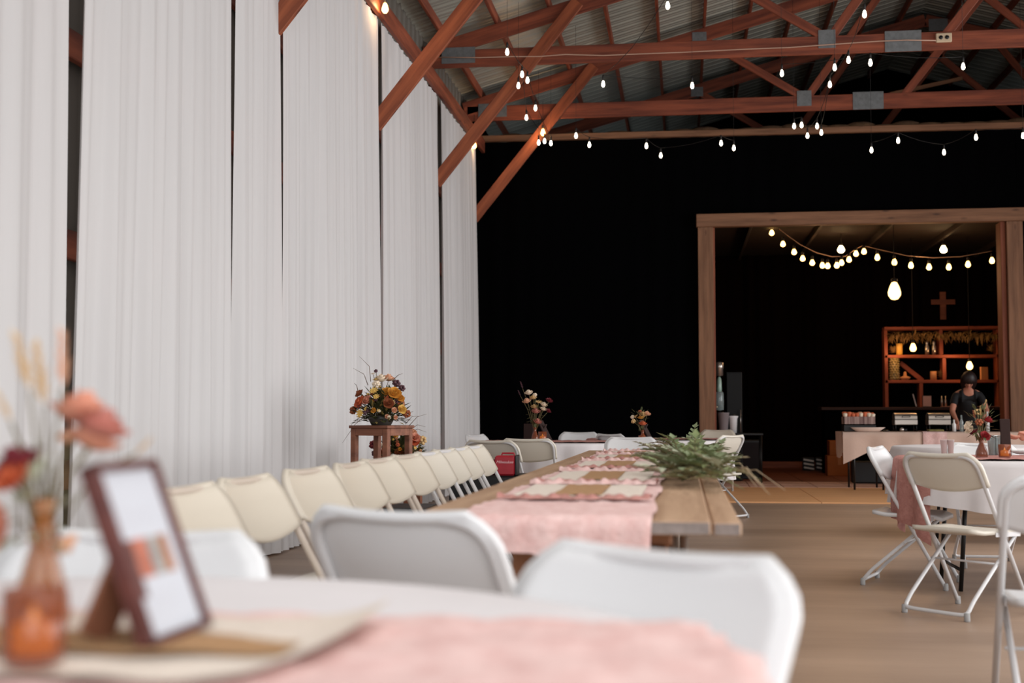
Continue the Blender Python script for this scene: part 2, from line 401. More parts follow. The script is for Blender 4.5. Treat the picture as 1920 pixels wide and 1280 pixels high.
# knee braces at the posts
bl = ['upper left knee brace mostly above the frame, at curtain top', 'knee brace over the widest curtain, nearest one fully seen', 'middle knee brace crossing the first full truss', 'farthest knee brace in front of the black wall']
for i, yy in enumerate((9.08, 12.27, 15.42, 18.3)):
    dy = -.06
    b = beam('knee_brace', (-3.0, yy+dy, 3.86), (-1.23, yy+dy, 6.06), .045, .16, M_brace, up=(-.78, 0, .62))
    tag(b, bl[i], 'beam', 'knee braces on the left posts')
tag(beam('roof_brace', at(1667, 177, Y=19.6), at(1803, 147, Y=20.4), .05, .06, M_frame), 'thin pale brace above the black wall at right', 'beam')

# ------------------------------------------------------------ curtains
def curtain(y0, y1, label, top=4.93, lean0=0, lean1=0, amp=.035, freq=11, tl0=0, tl1=0, x=-2.93):
    n = int((y1-y0)*42)+8; ph = [random.random()*6 for _ in range(6)]
    zs = [0.015, .25, .6, 1.1, 1.7, 2.4, 3.2, 4.0, 4.6, top]
    vs = []
    for z in zs:
        k = z/top
        for i in range(n+1):
            u = i/n; a = y0+lean0*(1-k)+tl0*k; b = y1+lean1*(1-k)+tl1*k; yy = a+(b-a)*u; s = u*(y1-y0)
            g = amp*(1-.45*k)
            dx = g*(.55*sin(s*freq*2+ph[0]+.25*sin(z+ph[1]))+.35*sin(s*freq*3.7+ph[2]+.3*k)+.3*sin(s*freq*.8+ph[3])+.25*sin(s*freq*6.1+ph[4]))
            vs.append((x+dx*(1-.6*k*k)-.035*k*k, yy, z))
    fs = [(j*(n+1)+i, j*(n+1)+i+1, (j+1)*(n+1)+i+1, (j+1)*(n+1)+i) for j in range(len(zs)-1) for i in range(n)]
    o = MB().add(vs, fs, True).build('curtain', M_curt)
    return tag(o, label, 'curtain', 'white sheer curtains along the left wall')
curtain(1.8, 5.74, 'white sheer curtain at the far left edge, behind the blurred flowers', freq=7, amp=.04)
curtain(5.98, 8.1, 'white sheer curtain between the two dark gaps at left', freq=8, amp=.055, lean0=-.16, tl0=.02)
curtain(8.16, 9.02, 'narrow white sheer curtain strip right of the thin dark gap', freq=9, amp=.045, lean0=-.02)
curtain(9.14, 12.22, 'wide white sheer curtain with fine pleats behind the flower stand', freq=12, amp=.06, lean0=-.05)
curtain(12.32, 15.34, 'white sheer curtain under the longest knee brace', freq=12, amp=.06)
curtain(15.5, 18.22, 'white sheer curtain ending at the black wall corner', freq=12, amp=.06, lean0=.05)

# ------------------------------------------------------------ folding chairs
def bend(pts, r, n=5):
    """polyline with rounded corners"""
    pts = [Vector(p) for p in pts]; out = [pts[0]]
    for a, b, c in zip(pts, pts[1:], pts[2:]):
        d1 = (a-b).normalized(); d2 = (c-b).normalized(); rr = min(r, (a-b).length*.45, (c-b).length*.45)
        p0 = b+d1*rr; p1 = b+d2*rr
        for i in range(n+1):
            t = i/n; out.append(p0*(1-t)**2+b*2*t*(1-t)+p1*t*t)
    return out+[pts[-1]]
def chair_parts(plastic, metal):
    w = .215; P = {}
    fy, fz, ty, tz = .23, .015, -.21, .80
    f = lambda z: fy+(ty-fy)*(z-fz)/(tz-fz)
    top = [(-w, f(fz), fz), (-w, ty, tz), (w, ty, tz), (w, f(fz), fz)]
    P['main_frame'] = (MB().tube(bend(top, .085, 7), .0115, 10), metal)
    P['rear_legs'] = (MB().tube(bend([(-w+.028, .16, .405), (-w+.03, -.20, .09), (-w+.03, -.25, .03), (-w+.10, -.255, .028), (w-.10, -.255, .028), (w-.03, -.25, .03), (w-.03, -.20, .09), (w-.028, .16, .405)], .03, 4), .0105, 8)
                      .tube([(-w+.01, -.0, .262), (w-.01, .0, .262)], .006, 6), metal)
    # backrest shell: wraps the tube, belly pushed back, lower edge bowed
    nrm = Vector((0, -(tz-fz), -(fy-ty)*-1)).normalized(); nrm = Vector((0, -cos(.51), -sin(.51)))
    def back(u, v, off=0):
        a = (u*2-1); hw = .226-.055*max(0, (v-.55)/.45)**2.2
        x = a*hw; zz = .652+.156*v
        zz -= .026*(1-abs(a)**2.0)*(1-v)
        belly = .028*(1-a*a)
        p = Vector((x, f(zz)+.012, zz))+Vector((0, -.87, -.49))*belly*(.5+.5*sin(pi*min(1, v*.9+.05)))
        return p
    mb = MB().slab(back, 16, 8, Vector((0, .009, .005)))
    P['backrest'] = (mb, plastic)
    rim = [back(0, v/8)+Vector((0, -.004, 0)) for v in range(0, 9)]+[back(u/16, 1)+Vector((0, -.002, .0)) for u in range(1, 16)]+[back(1, v/8)+Vector((0, -.004, 0)) for v in range(8, -1, -1)]
    P['backrest_rim'] = (MB().tube(rim, .013, 8), plastic)
    def seat(u, v):
        a = u*2-1; y = -.19+.4*v; hw = (.195+.012*v)*(1-.12*max(0, (v-.8)/.2)**2-.1*max(0, (.15-v)/.15))
        z = .432-.014*(1-a*a)*sin(pi*v)-.02*max(0, (v-.8)/.2)**2+.012*max(0, (.2-v)/.2)
        return Vector((a*hw, y, z))
    P['seat'] = (MB().slab(seat, 12, 10, (0, 0, -.022)), plastic)
    P['seat_bracket.0'] = (MB().bar((-w+.012, -.03, .41), (-w+.012, .17, .405), .004, .022), metal)
    P['seat_bracket.1'] = (MB().bar((w-.012, -.03, .41), (w-.012, .17, .405), .004, .022), metal)
    for i, (x, y, z) in enumerate(((-w, .23, 0), (w, .23, 0), (-w+.03, -.25, 0), (w-.03, -.25, 0))):
        P['foot_cap.%d' % i] = (MB().lathe([(.0, 0), (.014, 0), (.015, .006), (.014, .04), (0.011, .042)], 10, (x, y, z)), M_rubber)
    return P
CH = {}
def chair(kind, x, y, rz, label, group, z=0, sc=1):
    if kind not in CH:
        pm = {'white': (M_white, M_whitem), 'almond': (M_beige, M_beigem), 'cream': (M_grey, M_whitem)}[kind]
        t = thing('folding_chair', label, 'chair', (x, y, z), rz, group)
        pp = {}
        for n, (mb, m) in chair_parts(*pm).items(): pp[n] = mb.build(n.split('.')[0], m, pp['backrest'] if n == 'backrest_rim' else t)
        CH[kind] = t
    else:
        t = copy_tree(CH[kind]); t.location = (x, y, z); t.rotation_euler = (0, 0, rz); t['label'] = label; t['group'] = group
    t.scale = (sc, sc, sc); return t
def chair_top(kind, px, py, head, label, group, z=.812, sc=1):
    """place a chair by where the middle of its top rail is; head = unit-less heading (x,y) the sitter faces"""
    p = at(px, py, Z=z*sc); h = Vector((head[0], head[1])).normalized(); rz = atan2(-h.x, h.y)
    return chair(kind, p.x+h.x*.21*sc, p.y+h.y*.21*sc, rz, label, group, 0, sc)

G1 = 'almond folding chairs in the row by the long plank table'
rowY = [3.27, 3.79, 4.42, 5.0, 5.5, 6.08, 6.6, 7.1, 7.56, 8.06]
ordn = ['first almond folding chair of the row, half hidden behind the menu frame', 'second almond folding chair of the row from the camera', 'third almond folding chair of the row, left of the grey-backed chair',
        'fourth almond folding chair of the row, below the wooden flower stand', 'fifth almond folding chair of the row, overlapping the stand legs', 'sixth almond folding chair of the row, in front of the floor flowers',
        'seventh almond folding chair of the row beside the plank table', 'eighth almond folding chair of the row beside the plank table', 'ninth folding chair of the row, second from the far end', 'last folding chair of the row, beside the red tool bag']
for i, yy in enumerate(rowY):
    a = radians(-97+random.uniform(-3, 3))
    chair('almond' if i < 6 else 'cream', -1.335+.21+random.uniform(-.01, .01), yy, a, ordn[i], G1)  # far chairs take paler cream plastic: their lighter lighting put into the colour

G2 = 'white folding chairs around the front round table'
chair_top('white', 1240, 1034, (-.57, -.82), 'large blurred white folding chair in front, right of the near table', G2)
chair_top('white', 258, 998, (-.05, -1), 'blurred white folding chair behind the menu frame', G2)
chair_top('white', 735, 958, (.40, .9), 'white folding chair seen from behind at the head of the plank table', 'chair at the head of the plank table')
G3 = 'folding chairs around the right round table'
R1 = chair_top('cream', 1757, 850, (.72, .66), 'cream folding chair seen whole from behind at the right round table', G3)
chair_top('white', 1640, 838, (.93, -.36), 'white folding chair seen side-on, left of the right round table', G3)
chair_top('white', 2030, 897, (.1, .99), 'white folding chair cut off by the right edge of the photo', G3)
chair('white', 2.05, 9.05, radians(180), 'white folding chair on the far side of the right round table', G3)
chair('white', 3.15, 8.25, radians(90), 'white folding chair outside the frame under the seated guest', G3)
G4 = 'folding chairs around the far round tables'
for a in (('white', 890, 815, (1, -.35), 'leftmost white folding chair of the far tables, by the curtain corner'),
          ('cream', 988, 823, (.05, 1), 'folding chair seen from behind above the red tool bag'),
          ('cream', 918, 826, (.35, 1), 'folding chair partly hidden left of the one above the red tool bag'),
          ('white', 1086, 810.5, (0, -1), 'white folding chair facing us beyond the left far table'),
          ('white', 1142, 814, (.7, .7), 'white folding chair with its rim showing between the two far tables'),
          ('white', 1183, 820, (.1, -1), 'bluish white folding chair just past the end of the long runner'),
          ('cream', 1374, 816, (-.75, .55), 'cream folding chair by the black speaker, right of the greenery'),
          ('almond', 1346, 806, (-.1, -1), 'tan folding chair back below the drink cups')):
    chair_top(a[0], a[1], a[2], a[3], a[4], G4)

# ------------------------------------------------------------ round tables and cloths
def round_table(cx, cy, label, cloth_label, drop=.25, r=.76, legdark=True, fold=.02, group='round banquet tables'):
    t = thing('round_table', label, 'table', (cx, cy, 0), 0, group)
    MB().lathe([(0, .705), (r-.01, .705), (r, .712), (r, .735), (r-.01, .741), (0, .741)], 48).build('tabletop', M_table, t)
    for s in (-1, 1):
        for q in (-1, 1):
            MB().tube([(s*.42, q*.28, .705), (s*.47, q*.28, .0)], .013, 8).build('leg', M_dark, t)
        MB().tube([(s*.465, -.28, .12), (s*.465, .28, .12)], .01, 6).build('crossbar', M_dark, t)
    n = 144; vs = []; fs = []; ph = random.random()*6
    prof = [(0, 0, 0), (.4*r, 0, 0), (.8*r, 0, 0), (r-.012, 0, 0), (r+.004, -.006, 0), (r+.012, -.03, .1), (r+.02, -drop*.4, .5), (r+.03, -drop*.75, .85), (r+.035, -drop, 1)]
    for rr, dz, k in prof:
        for i in range(n):
            a = 2*pi*i/n; w = fold*k*(sin(13*a+ph)+.5*sin(29*a+1)+.6*sin(7*a))
            vs.append((cx+(rr+w)*cos(a), cy+(rr+w)*sin(a), .749+dz+(.02*k*sin(4*a) if k == 1 else 0)))
    for j in range(len(prof)-1): fs += [(j*n+i, j*n+(i+1) % n, (j+1)*n+(i+1) % n, (j+1)*n+i) for i in range(n)]
    c = MB().add(vs, fs, True).build('tablecloth', M_cloth)
    tag(c, cloth_label, 'tablecloth', 'white round tablecloths'); return t
FC = (-.70, 1.205)
round_table(FC[0], FC[1], 'round table nearest the camera under a white cloth', 'white cloth on the blurred table nearest the camera', drop=.35)
RC = (2.04, 7.95)
round_table(RC[0], RC[1], 'round table at right, its black leg showing behind a chair', 'white cloth on the right round table with vases', drop=.26)
pA = at(1040, 829, Z=.75); pB = at(1290, 829, Z=.75)
round_table(pA.x, 12.4, 'left far round table in front of the black wall', 'white cloth on the left far round table', drop=.4, fold=.03)
AX = pA.x*12.4/pA.y if False else at(1040, 829, Y=12.4).x
BX = at(1236, 829, Y=13.9).x
round_table(BX, 13.9, 'right far round table behind the greenery', 'white cloth on the far round table behind the greenery', drop=.4, fold=.03)
CX = at(1850, 835, Y=11.2).x
round_table(CX, 11.2, 'round table behind the right round table, mostly hidden', 'greyish white cloth on the table behind the amber vase', drop=.4)

def runner(cx, cy, hw, half, label, m, drop0=.0, drop1=.0, z=.757, axis='x', name='table_runner', ruffle=.004, r=.775, x0=None, x1=None, group=None, nfold=5):
    """strip lying on a table and hanging over its edges"""
    L0 = x0 if x0 is not None else -r; L1 = x1 if x1 is not None else r
    a0 = L0-drop0; a1 = L1+drop1; nu = max(24, int((a1-a0)/.025)); nv = 22; ph = random.random()*6
    def fn(u, v):
        s = a0+(a1-a0)*u; w = (v*2-1)*half
        # on a round table the edge comes sooner away from the centre line
        e0 = L0; e1 = L1
        if r and x0 is None: e0 = -sqrt(max(.01, r*r-w*w))
        if r and x1 is None: e1 = sqrt(max(.01, r*r-w*w))
        zz = z+ruffle*abs(sin(s*31+ph+w*7)+.6*sin(w*40+s*9))
        x = s
        if s > e1: x = e1+.012+.02*sin(w*26+ph)*min(1, (s-e1)*6); zz = z-(s-e1)
        if s < e0: x = e0-.012-.02*sin(w*26+ph)*min(1, (e0-s)*6); zz = z-(e0-s)
        edge = .006*sin(s*23+ph)*abs(v*2-1)
        p = (x, w+edge)
        return (cx+p[0], cy+p[1], zz) if axis == 'x' else (cx-p[1], cy+p[0], zz)
    o = MB().grid(fn, nu, nv).build(name, m)
    return tag(o, label, 'table runner', group)
# front table: blush runner, lace and burlap mat on it
runner(FC[0], 1.235, 0, .295, 'blush gauze runner on the nearest table, lower right', M_pink, .1, .12, group=None)
mat1 = thing('lace_mat', 'ivory lace mat with burlap band under the menu frame', 'mat', (0, 0, 0))
def curlmat(u, v):
    # from the left edge of the table to a rounded, lifted right end
    yc = 1.09+.35*v; rnd = .10*(1-sqrt(max(0, 1-min(1, max(0, 1-v*1.15))**2))); x1_ = -.335-rnd
    x = -1.42+(x1_+1.42)*u; c = max(0, (u-.9)/.1)
    return (x, yc+.02*c*v, .768+.022*c*c*v+.0015*sin(u*50)+.001)
MB().grid(curlmat, 60, 14).build('lace_sheet', M_ivory, mat1)
def band(u, v):
    x = -1.42+1.04*u; yy = 1.175+.125*v*(1-max(0, u-.85)*3)+.06*max(0, u-.75)
    return (x, yy, .7745+.0015*sin(u*50))
MB().grid(band, 40, 3).build('burlap_band', M_burlap, mat1)
runner(RC[0], RC[1]-.05, 0, .42, 'dusty rose runner hanging off the left of the right round table', M_rosy, .36, .3)
runner(AX, 12.4, 0, .45, 'dusty rose runner across the left far round table', M_rosy, .02, .02)
runner(BX, 13.9, 0, .45, 'dusty rose runner across the far table behind the greenery', M_rosy, .02, .02)

# ------------------------------------------------------------ long plank table
M_leg = wood('tan_lumber', (128, 82, 54), (162, 112, 76))
lt = thing('plank_table', 'long wooden plank table running from the foreground to the far tables', 'table', (0, 3.1, 0))
for i, (x0, x1, y0, y1, zt) in enumerate(((-.685, -.435, .12, 6.3, .75), (-.43, -.18, .05, 6.4, .75), (-.175, .065, 0, 6.35, .75), (.072, .142, .12, 6.1, .738))):
    o = MB().box(0, y1-y0, -(x1-x0)/2, (x1-x0)/2, -.034, 0, .004).build('plank', M_plank, lt); o.matrix_basis = Matrix.Translation(((x0+x1)/2, y0, zt)) @ Matrix.Rotation(pi/2, 4, 'Z')
    MB().box(x0+.004, x1-.004, y0-.003, y0+.001, zt-.031, zt-.003).build('end_grain', M_endgrain, lt)
for yy in (.25, 3.1, 5.9):
    for x in (-.385, -.095):
        beam('leg', (x, yy, 0), (x, yy, .665), .09, .11, M_leg, lt, up=(1, 0, 0))
    beam('batten', (-.55, yy+.02, .69), (-.03, yy+.02, .69), .09, .045, M_leg, lt)
    beam('foot_board', (-.5, yy+.07, .05), (0, yy+.07, .05), .04, .09, M_leg, lt)
for yy in (.5, 4.2):
    for x in (-.058, -.03, .0): MB().tube([(x, yy, 0), (x, yy, .705)], .012, 8).build('metal_leg', M_stain, lt)

def lr(u, v):
    s = -.1+5.9*u; w = (v*2-1)
    x = -.31+w*(.235+.008*sin(s*7)); z = .7585+.004*abs(sin(s*26+w*3)+.5*sin(w*23+s*11)); y = 3.1+s
    if s < 0: y = 3.085+.01*sin(w*19); z = .757+s*(1.0+.15*sin(w*4))
    return (x, y, z)
tag(MB().grid(lr, 260, 16).build('table_runner', M_pink), 'long blush gauze runner down the plank table, hanging over its near end', 'table runner')
def ruff(y0, amp=.012):
    q = [random.uniform(0, 6) for _ in range(4)]
    return MB().grid(lambda u, v: (-.31+(u*2-1)*(.215+.01*v), y0+.09*v+.010*sin(u*19+q[0])+.007*sin(u*47+q[1]), .768+amp*sin(pi*v)*(1+.35*sin(u*33+q[2])+.35*sin(u*71+q[3]))), 60, 6)
for i, (y0, y1) in enumerate(((3.72, 4.38), (4.62, 5.45), (5.9, 6.7), (7.1, 7.8), (8.15, 8.6))):
    m = thing('lace_mat', ['ivory and burlap patchwork mat nearest us on the long runner', 'second ivory and burlap patchwork mat on the long runner', 'third ivory and burlap patchwork mat on the long runner', 'fourth patchwork mat on the long runner beside the greenery', 'farthest small patchwork mat on the long runner'][i], 'mat', (0, 0, 0), 0, 'patchwork mats on the long runner')
    MB().grid(lambda u, v: (-.31+(u*2-1)*.19, y0+(y1-y0)*v, .7675+.0015*sin(u*30+v*9)), 16, 8).build('lace_sheet', M_ivory, m)
    MB().grid(lambda u, v: (-.31+(u*2-1)*.072, y0+.05+(y1-y0-.1)*v, .7705+.0015*sin(u*30+v*9)), 8, 8).build('burlap_square', M_burlap, m)
    ruff(y1+.02).build('gauze_ruffle', M_pink, m)
    ruff(y0-.11, .009).build('fringe', M_rosy, m)

# ------------------------------------------------------------ flowers
def rose(r, n=3):
    """nested cupped petals around +Z, base at 0"""
    mb = MB()
    for ring in range(n):
        k = 5 if ring else 4; R = r*(.35+.65*ring/(n-1)); h = r*(1.25-.4*ring/(n-1))
        for i in range(k):
            a0 = 2*pi*(i+.5*ring)/k; wd = 2*pi/k*.72
            def fn(u, v, a0=a0, R=R, h=h, wd=wd, ring=ring):
                a = a0+(u*2-1)*wd; q = v
                rad = R*(.25+.75*sin(q*pi/2)**.8)*(1+.12*q*ring*(1-(u*2-1)**2)); z = h*q*(1-.18*(u*2-1)**2)-.1*ring*r*q
                return (rad*cos(a), rad*sin(a), z)
            mb.grid(fn, 4, 3)
    mb.ball((0, 0, r*.45), r*.33, 6)
    return mb
def daisy(r):
    mb = MB()
    for i in range(9):
        a = 2*pi*i/9; mb.leaf((cos(a)*r*.15, sin(a)*r*.15, .25*r), (cos(a), sin(a), .35), r*.95, r*.5)
    mb.ball((0, 0, r*.3), r*.28, 6); return mb
def cluster(r, n=14):
    mb = MB()
    for i in range(n):
        z = 1-2*(i+.5)/n; a = i*2.4; q = sqrt(1-z*z); mb.ball((r*.72*q*cos(a), r*.72*q*sin(a), r*.5+r*.6*z), r*.34, 6)
    return mb
def plume(r):
    mb = MB()
    for i in range(26):
        t = i/26; a = i*2.4; mb.leaf((0, 0, t*r*4), (cos(a)*.7, sin(a)*.7, 1.0), r*(1.5-.7*t), r*.3)
    return mb
FM = {}
def fmesh(kind, m):
    k = (kind, m.name)
    if k not in FM:
        me = {'rose': rose, 'daisy': daisy, 'cluster': cluster, 'plume': plume}[kind](1.0).mesh('flower'); me.materials.append(m); FM[k] = me
    return FM[k]
PN = {'rose': 'rose', 'daisy': 'flower', 'cluster': 'flower_head', 'plume': 'grass_plume'}
def put_flower(root, kind, m, p, d, r):
    o = link(PN[kind], fmesh(kind, m), root, p); o.rotation_euler = Vector(d).to_track_quat('Z', 'Y').to_euler(); o.scale = (r, r, r); return o
def bouquet(root, neck, items, leaves=60, lm=M_leafd, ls=.05, spread=.12, h=.12, leaf_c=None, stem_r=.0018):
    """items: (kind, material, point, radius); neck and points relative to root"""
    neck = Vector(neck)
    for kind, m, p, r in items:
        p = Vector(p); d = (p-neck); dn = d.normalized() if d.length > .01 else Vector((0, 0, 1))
        mid = neck+d*.5+Vector((0, 0, .15*d.length)); MB().tube([neck+Vector((0, 0, -.04)), mid*.5+(neck+p)*.25, p], stem_r, 5).build('stem', M_stem, root)
        put_flower(root, kind, m, p, dn+Vector((0, -.35, .1)), r)
    lf = MB(); c = Vector(leaf_c) if leaf_c is not None else sum((Vector(i[2]) for i in items), Vector())/len(items)
    for i in range(leaves):
        a = random.random()*2*pi; q = random.random()**.5; e = random.uniform(-1, 1)
        d = Vector((cos(a)*sqrt(1-e*e), sin(a)*sqrt(1-e*e), e)); p = c+Vector((d.x*spread, d.y*spread, d.z*h))*q*.8
        lf.leaf(p, d+Vector((0, 0, .3)), ls*random.uniform(.7, 1.4), ls*.42)
    if leaves: o = lf.build('foliage', lm, root); o['kind'] = 'stuff'
def vase_mb(h, r, neck):
    return MB().lathe([(0, 0), (r*.9, 0), (r, h*.12), (r*.92, h*.3), (neck*1.2, h*.68), (neck, h*.8), (neck*1.05, h*.95), (neck*1.3, h), (neck*1.1, h), (neck*.8, h*.93), (neck*.75, h*.8), (neck, h*.66), (r*.8, h*.3), (r*.8, h*.1), (0, h*.06)], 18)
def votive(name_label, loc, r=.031, h=.07, m=M_amber):
    t = thing('candle_holder', name_label, 'candle holder', loc, 0)
    MB().lathe([(0, 0), (r*.88, 0), (r*.97, h*.08), (r, h), (r*.93, h), (r*.88, h*.1), (0, h*.06)], 20).build('glass_cup', m, t)
    MB().lathe([(0, h*.14), (r*.66, h*.14), (r*.66, h*.5), (0, h*.62)], 14).build('candle', mat('glowing_wax', (250, 160, 60), .6, emit=(255, 140, 36), es=1.5), t)
    MB().lathe([(0, h*.33), (r*.18, h*.42), (r*.2, h*.5), (r*.1, h*.66), (0, h*.8)], 10).build('flame', mat('flame', (255, 190, 80), emit=(255, 160, 60), es=3.5), t)
    point('candle_light', (loc[0], loc[1], loc[2]+h*.55), .12, (1, .5, .15), .012)
    return t

ZT = .757
# front table
votive('amber glass candle holder with lit candle at bottom left', tuple(at(62, 1240, Z=ZT+.02)[:2])+(ZT+.02,), 0.029, .066)
vb = at(38, 1215, Z=ZT); vloc = Vector((vb.x-.022, vb.y+.085, ZT+.0))
vs_ = thing('bud_vase', 'amber bottle vase of coral and burgundy flowers at the left edge', 'vase', vloc[:])
vase_mb(.15, .032, .011).build('glass_bottle', M_amberp, vs_)
def rel(px, py, y, o): return Vector(at(px, py, Y=y))-Vector(o)
YV = vloc.y
bouquet(vs_, (0, 0, .125), [
    ('rose', F_coral, rel(150, 795, YV+.06, vloc), .032), ('rose', F_pink, rel(182, 818, YV+.04, vloc), .028), ('rose', F_coral, rel(168, 842, YV+.05, vloc), .028),
    ('rose', F_peach, rel(128, 830, YV+.07, vloc), .012),
    ('rose', F_burg, rel(42, 885, YV, vloc), .026), ('cluster', F_plum, rel(12, 905, YV+.02, vloc), .016), ('rose', F_orange, rel(30, 905, YV-.03, vloc), .018), ('rose', F_gold, rel(66, 880, YV+.02, vloc), .01),
    ('rose', F_coral, rel(-2, 985, YV-.05, vloc), .024), ('daisy', F_cream, rel(88, 965, YV, vloc), .017), ('rose', F_peach, rel(112, 1010, YV+.02, vloc), .015), ('rose', F_pink, rel(84, 1000, YV+.03, vloc), .015),
    ('plume', F_straw, rel(84, 760, YV+.05, vloc), .018), ('plume', F_straw, rel(55, 730, YV+.02, vloc), .016), ('plume', F_peach, rel(118, 725, YV+.05, vloc), .016), ('plume', F_straw, rel(20, 790, YV, vloc), .009), ('plume', F_straw, rel(256, 850, YV+.1, vloc), .006)],
    leaves=26, lm=M_leafp, ls=.03, spread=.05, h=.07, leaf_c=rel(45, 960, YV, vloc))

# menu frame
fb0 = Vector(at(292, 1213, Z=ZT+.018)); fb1 = Vector(at(402, 1170, Z=ZT+.018))
ux = (fb1-fb0); fw = ux.length; ux.normalize()
nh = Vector((ux.y, -ux.x, 0)); nh = nh if nh.x > 0 else -nh       # horizontal outward normal
tilt = radians(21); uy = Vector((0, 0, cos(tilt)))-nh*sin(tilt); un = ux.cross(uy); un = un if un.dot(nh) > 0 else -un
fm = thing('menu_frame', 'brown wooden frame holding a white card, leaning on the near table', 'frame', fb0[:])
FMX = Matrix(((ux.x, uy.x, un.x, 0), (ux.y, uy.y, un.y, 0), (ux.z, uy.z, un.z, 0), (0, 0, 0, 1)))
def fpart(mb, name, m, **k): o = mb.build(name, m, fm, **k); o.matrix_basis = FMX; return o
fh = .192; M_fw = wood('walnut_frame', (70, 34, 32), (104, 56, 48), .4); e = .009; D = .02
fpart(MB().box(0, e, 0, fh, -D, 0, .002), 'frame_side', M_fw); fpart(MB().box(fw-e, fw, 0, fh, -D, 0, .002), 'frame_side', M_fw)
fpart(MB().box(0, fw, 0, e, -D, 0, .002), 'frame_rail', M_fw); fpart(MB().box(0, fw, fh-e, fh, -D, 0, .002), 'frame_rail', M_fw)
fpart(MB().box(e*.5, fw-e*.5, e*.5, fh-e*.5, -D+.003, -D+.006), 'back_board', M_fw)
fpart(MB().box(e*.8, fw-e*.8, e*.8, fh-e*.8, -.009, -.0075), 'card', mat('white_card', (192, 194, 200), .35))
z1 = fh*.36; z2 = fh*.57
for a, b, c in ((.0, .2, (92, 58, 54)), (.2, .46, (172, 104, 84)), (.48, .64, (142, 144, 140)), (.66, .84, (150, 104, 78))):  # first brown strip is a painted glass reflection, the other three are pictures
    fpart(MB().box(e+(fw-2*e)*a, e+(fw-2*e)*b, z1+.03*a*0+(0 if a > .1 else -.02), z2, -.0075, -.0068), 'picture_and_reflection', mat('print_and_reflection_%d' % int(a*100), c, .4, var=.25, scale=40))
for k in range(3): fpart(MB().box(fw*.25, fw*(.75-.1*(k % 2)), fh*(.72-.035*k), fh*(.722-.035*k), -.0075, -.0072), 'printed_line', mat('grey_ink', (176, 172, 178), .5))
for k in range(3): fpart(MB().box(fw*.25, fw*(.7-.1*(k % 2)), fh*(.26-.035*k), fh*(.262-.035*k), -.0075, -.0072), 'printed_line', MATS['grey_ink'])
a0 = fb0+ux*fw*.4+uy*fh*.52-un*.022; a1 = Vector(at(178, 1196, Z=ZT+.02))
o = MB().bar(a0-fb0, a1-fb0, .05, .006, up=tuple(un)).build('easel_leg', mat('brown_board', (134, 84, 60), .7), fm)

# wooden stand with arrangement
SP = Vector(at(716, 795, Z=.94)); SP = Vector((SP.x, SP.y, 0)); 
SP = Vector((at(716, 790, Y=9.3).x, 9.3, 0)); sz = at(716, 797, Y=9.3).z
stn = thing('wooden_stand', 'tall square wooden stand holding the large flower arrangement', 'stand', SP[:], radians(-22))
s2 = .165
MB().box(-s2-.01, s2+.01, -s2-.01, s2+.01, sz-.022, sz, .004).build('top', M_stool, stn)
for x in (-s2, s2-.045):
    for y in (-s2, s2-.045): MB().box(x, x+.045, y, y+.045, 0, sz-.022, .004).build('leg', M_stool, stn)
for q in (0, 1):
    MB().box(-s2+.045, s2-.045, (-s2 if q == 0 else s2-.02), (-s2+.02 if q == 0 else s2), sz-.075, sz-.022, .002).build('apron', M_stool, stn)
    MB().box((-s2 if q == 0 else s2-.02), (-s2+.02 if q == 0 else s2), -s2+.045, s2-.045, sz-.075, sz-.022, .002).build('apron', M_stool, stn)
def arrangement(label, base, w, h, items, leaves, cat='flowers'):
    t = thing('flower_arrangement', label, cat, base)
    MB().lathe([(0, 0), (w*.18, 0), (w*.24, h*.12), (w*.25, h*.2), (w*.2, h*.2), (0, h*.18)], 16).build('bowl', mat('dark_bowl', (70, 66, 60), .5), t)
    fill = []
    for i in range(34):
        a = random.uniform(-2.6, -.5); e = random.uniform(.05, 1.25); q = random.uniform(.75, .98)
        m, k = random.choice(((F_rust, 'cluster'), (F_gold, 'rose'), (F_yel, 'daisy'), (F_plum, 'cluster'), (F_peach, 'rose'), (F_orange, 'cluster'), (F_straw, 'cluster'), (F_cream, 'daisy')))
        fill.append((k, m, (cos(a)*cos(e)*w*.56*q, sin(a)*cos(e)*w*.45*q, h*.12+sin(e)*h*.72*q), random.uniform(.011, .019)))
    bouquet(t, (0, 0, h*.2), [(k, m, p, rr*1.25) for k, m, p, rr in items]+fill, leaves=0, stem_r=.0022)
    for nm, mm, cnt, wd in (('foliage', M_leafd, leaves*2, .46), ('olive_sprigs', mat('olive_leaf', (120, 104, 52), .7, col2=(150, 126, 70), scale=20), 150, .3)):
        lf = MB()
        for i in range(cnt):
            a = random.random()*2*pi; e = random.uniform(-.15, 1.3); q = random.uniform(.35, .92)
            d = Vector((cos(a)*cos(e), sin(a)*cos(e), sin(e)))
            lf.leaf((d.x*w*.5*q, d.y*w*.42*q, h*.14+d.z*h*.66*q), d+Vector((random.uniform(-.6, .6), random.uniform(-.6, .6), random.uniform(-.3, .5))), w*random.uniform(.12, .2), w*.17*wd)
        o = lf.build(nm, mm, t); o['kind'] = 'stuff'
    return t
b1 = Vector((SP.x, SP.y-.02, sz))
R_ = lambda px, py, dy=0: rel(px, py, b1.y+dy, b1)
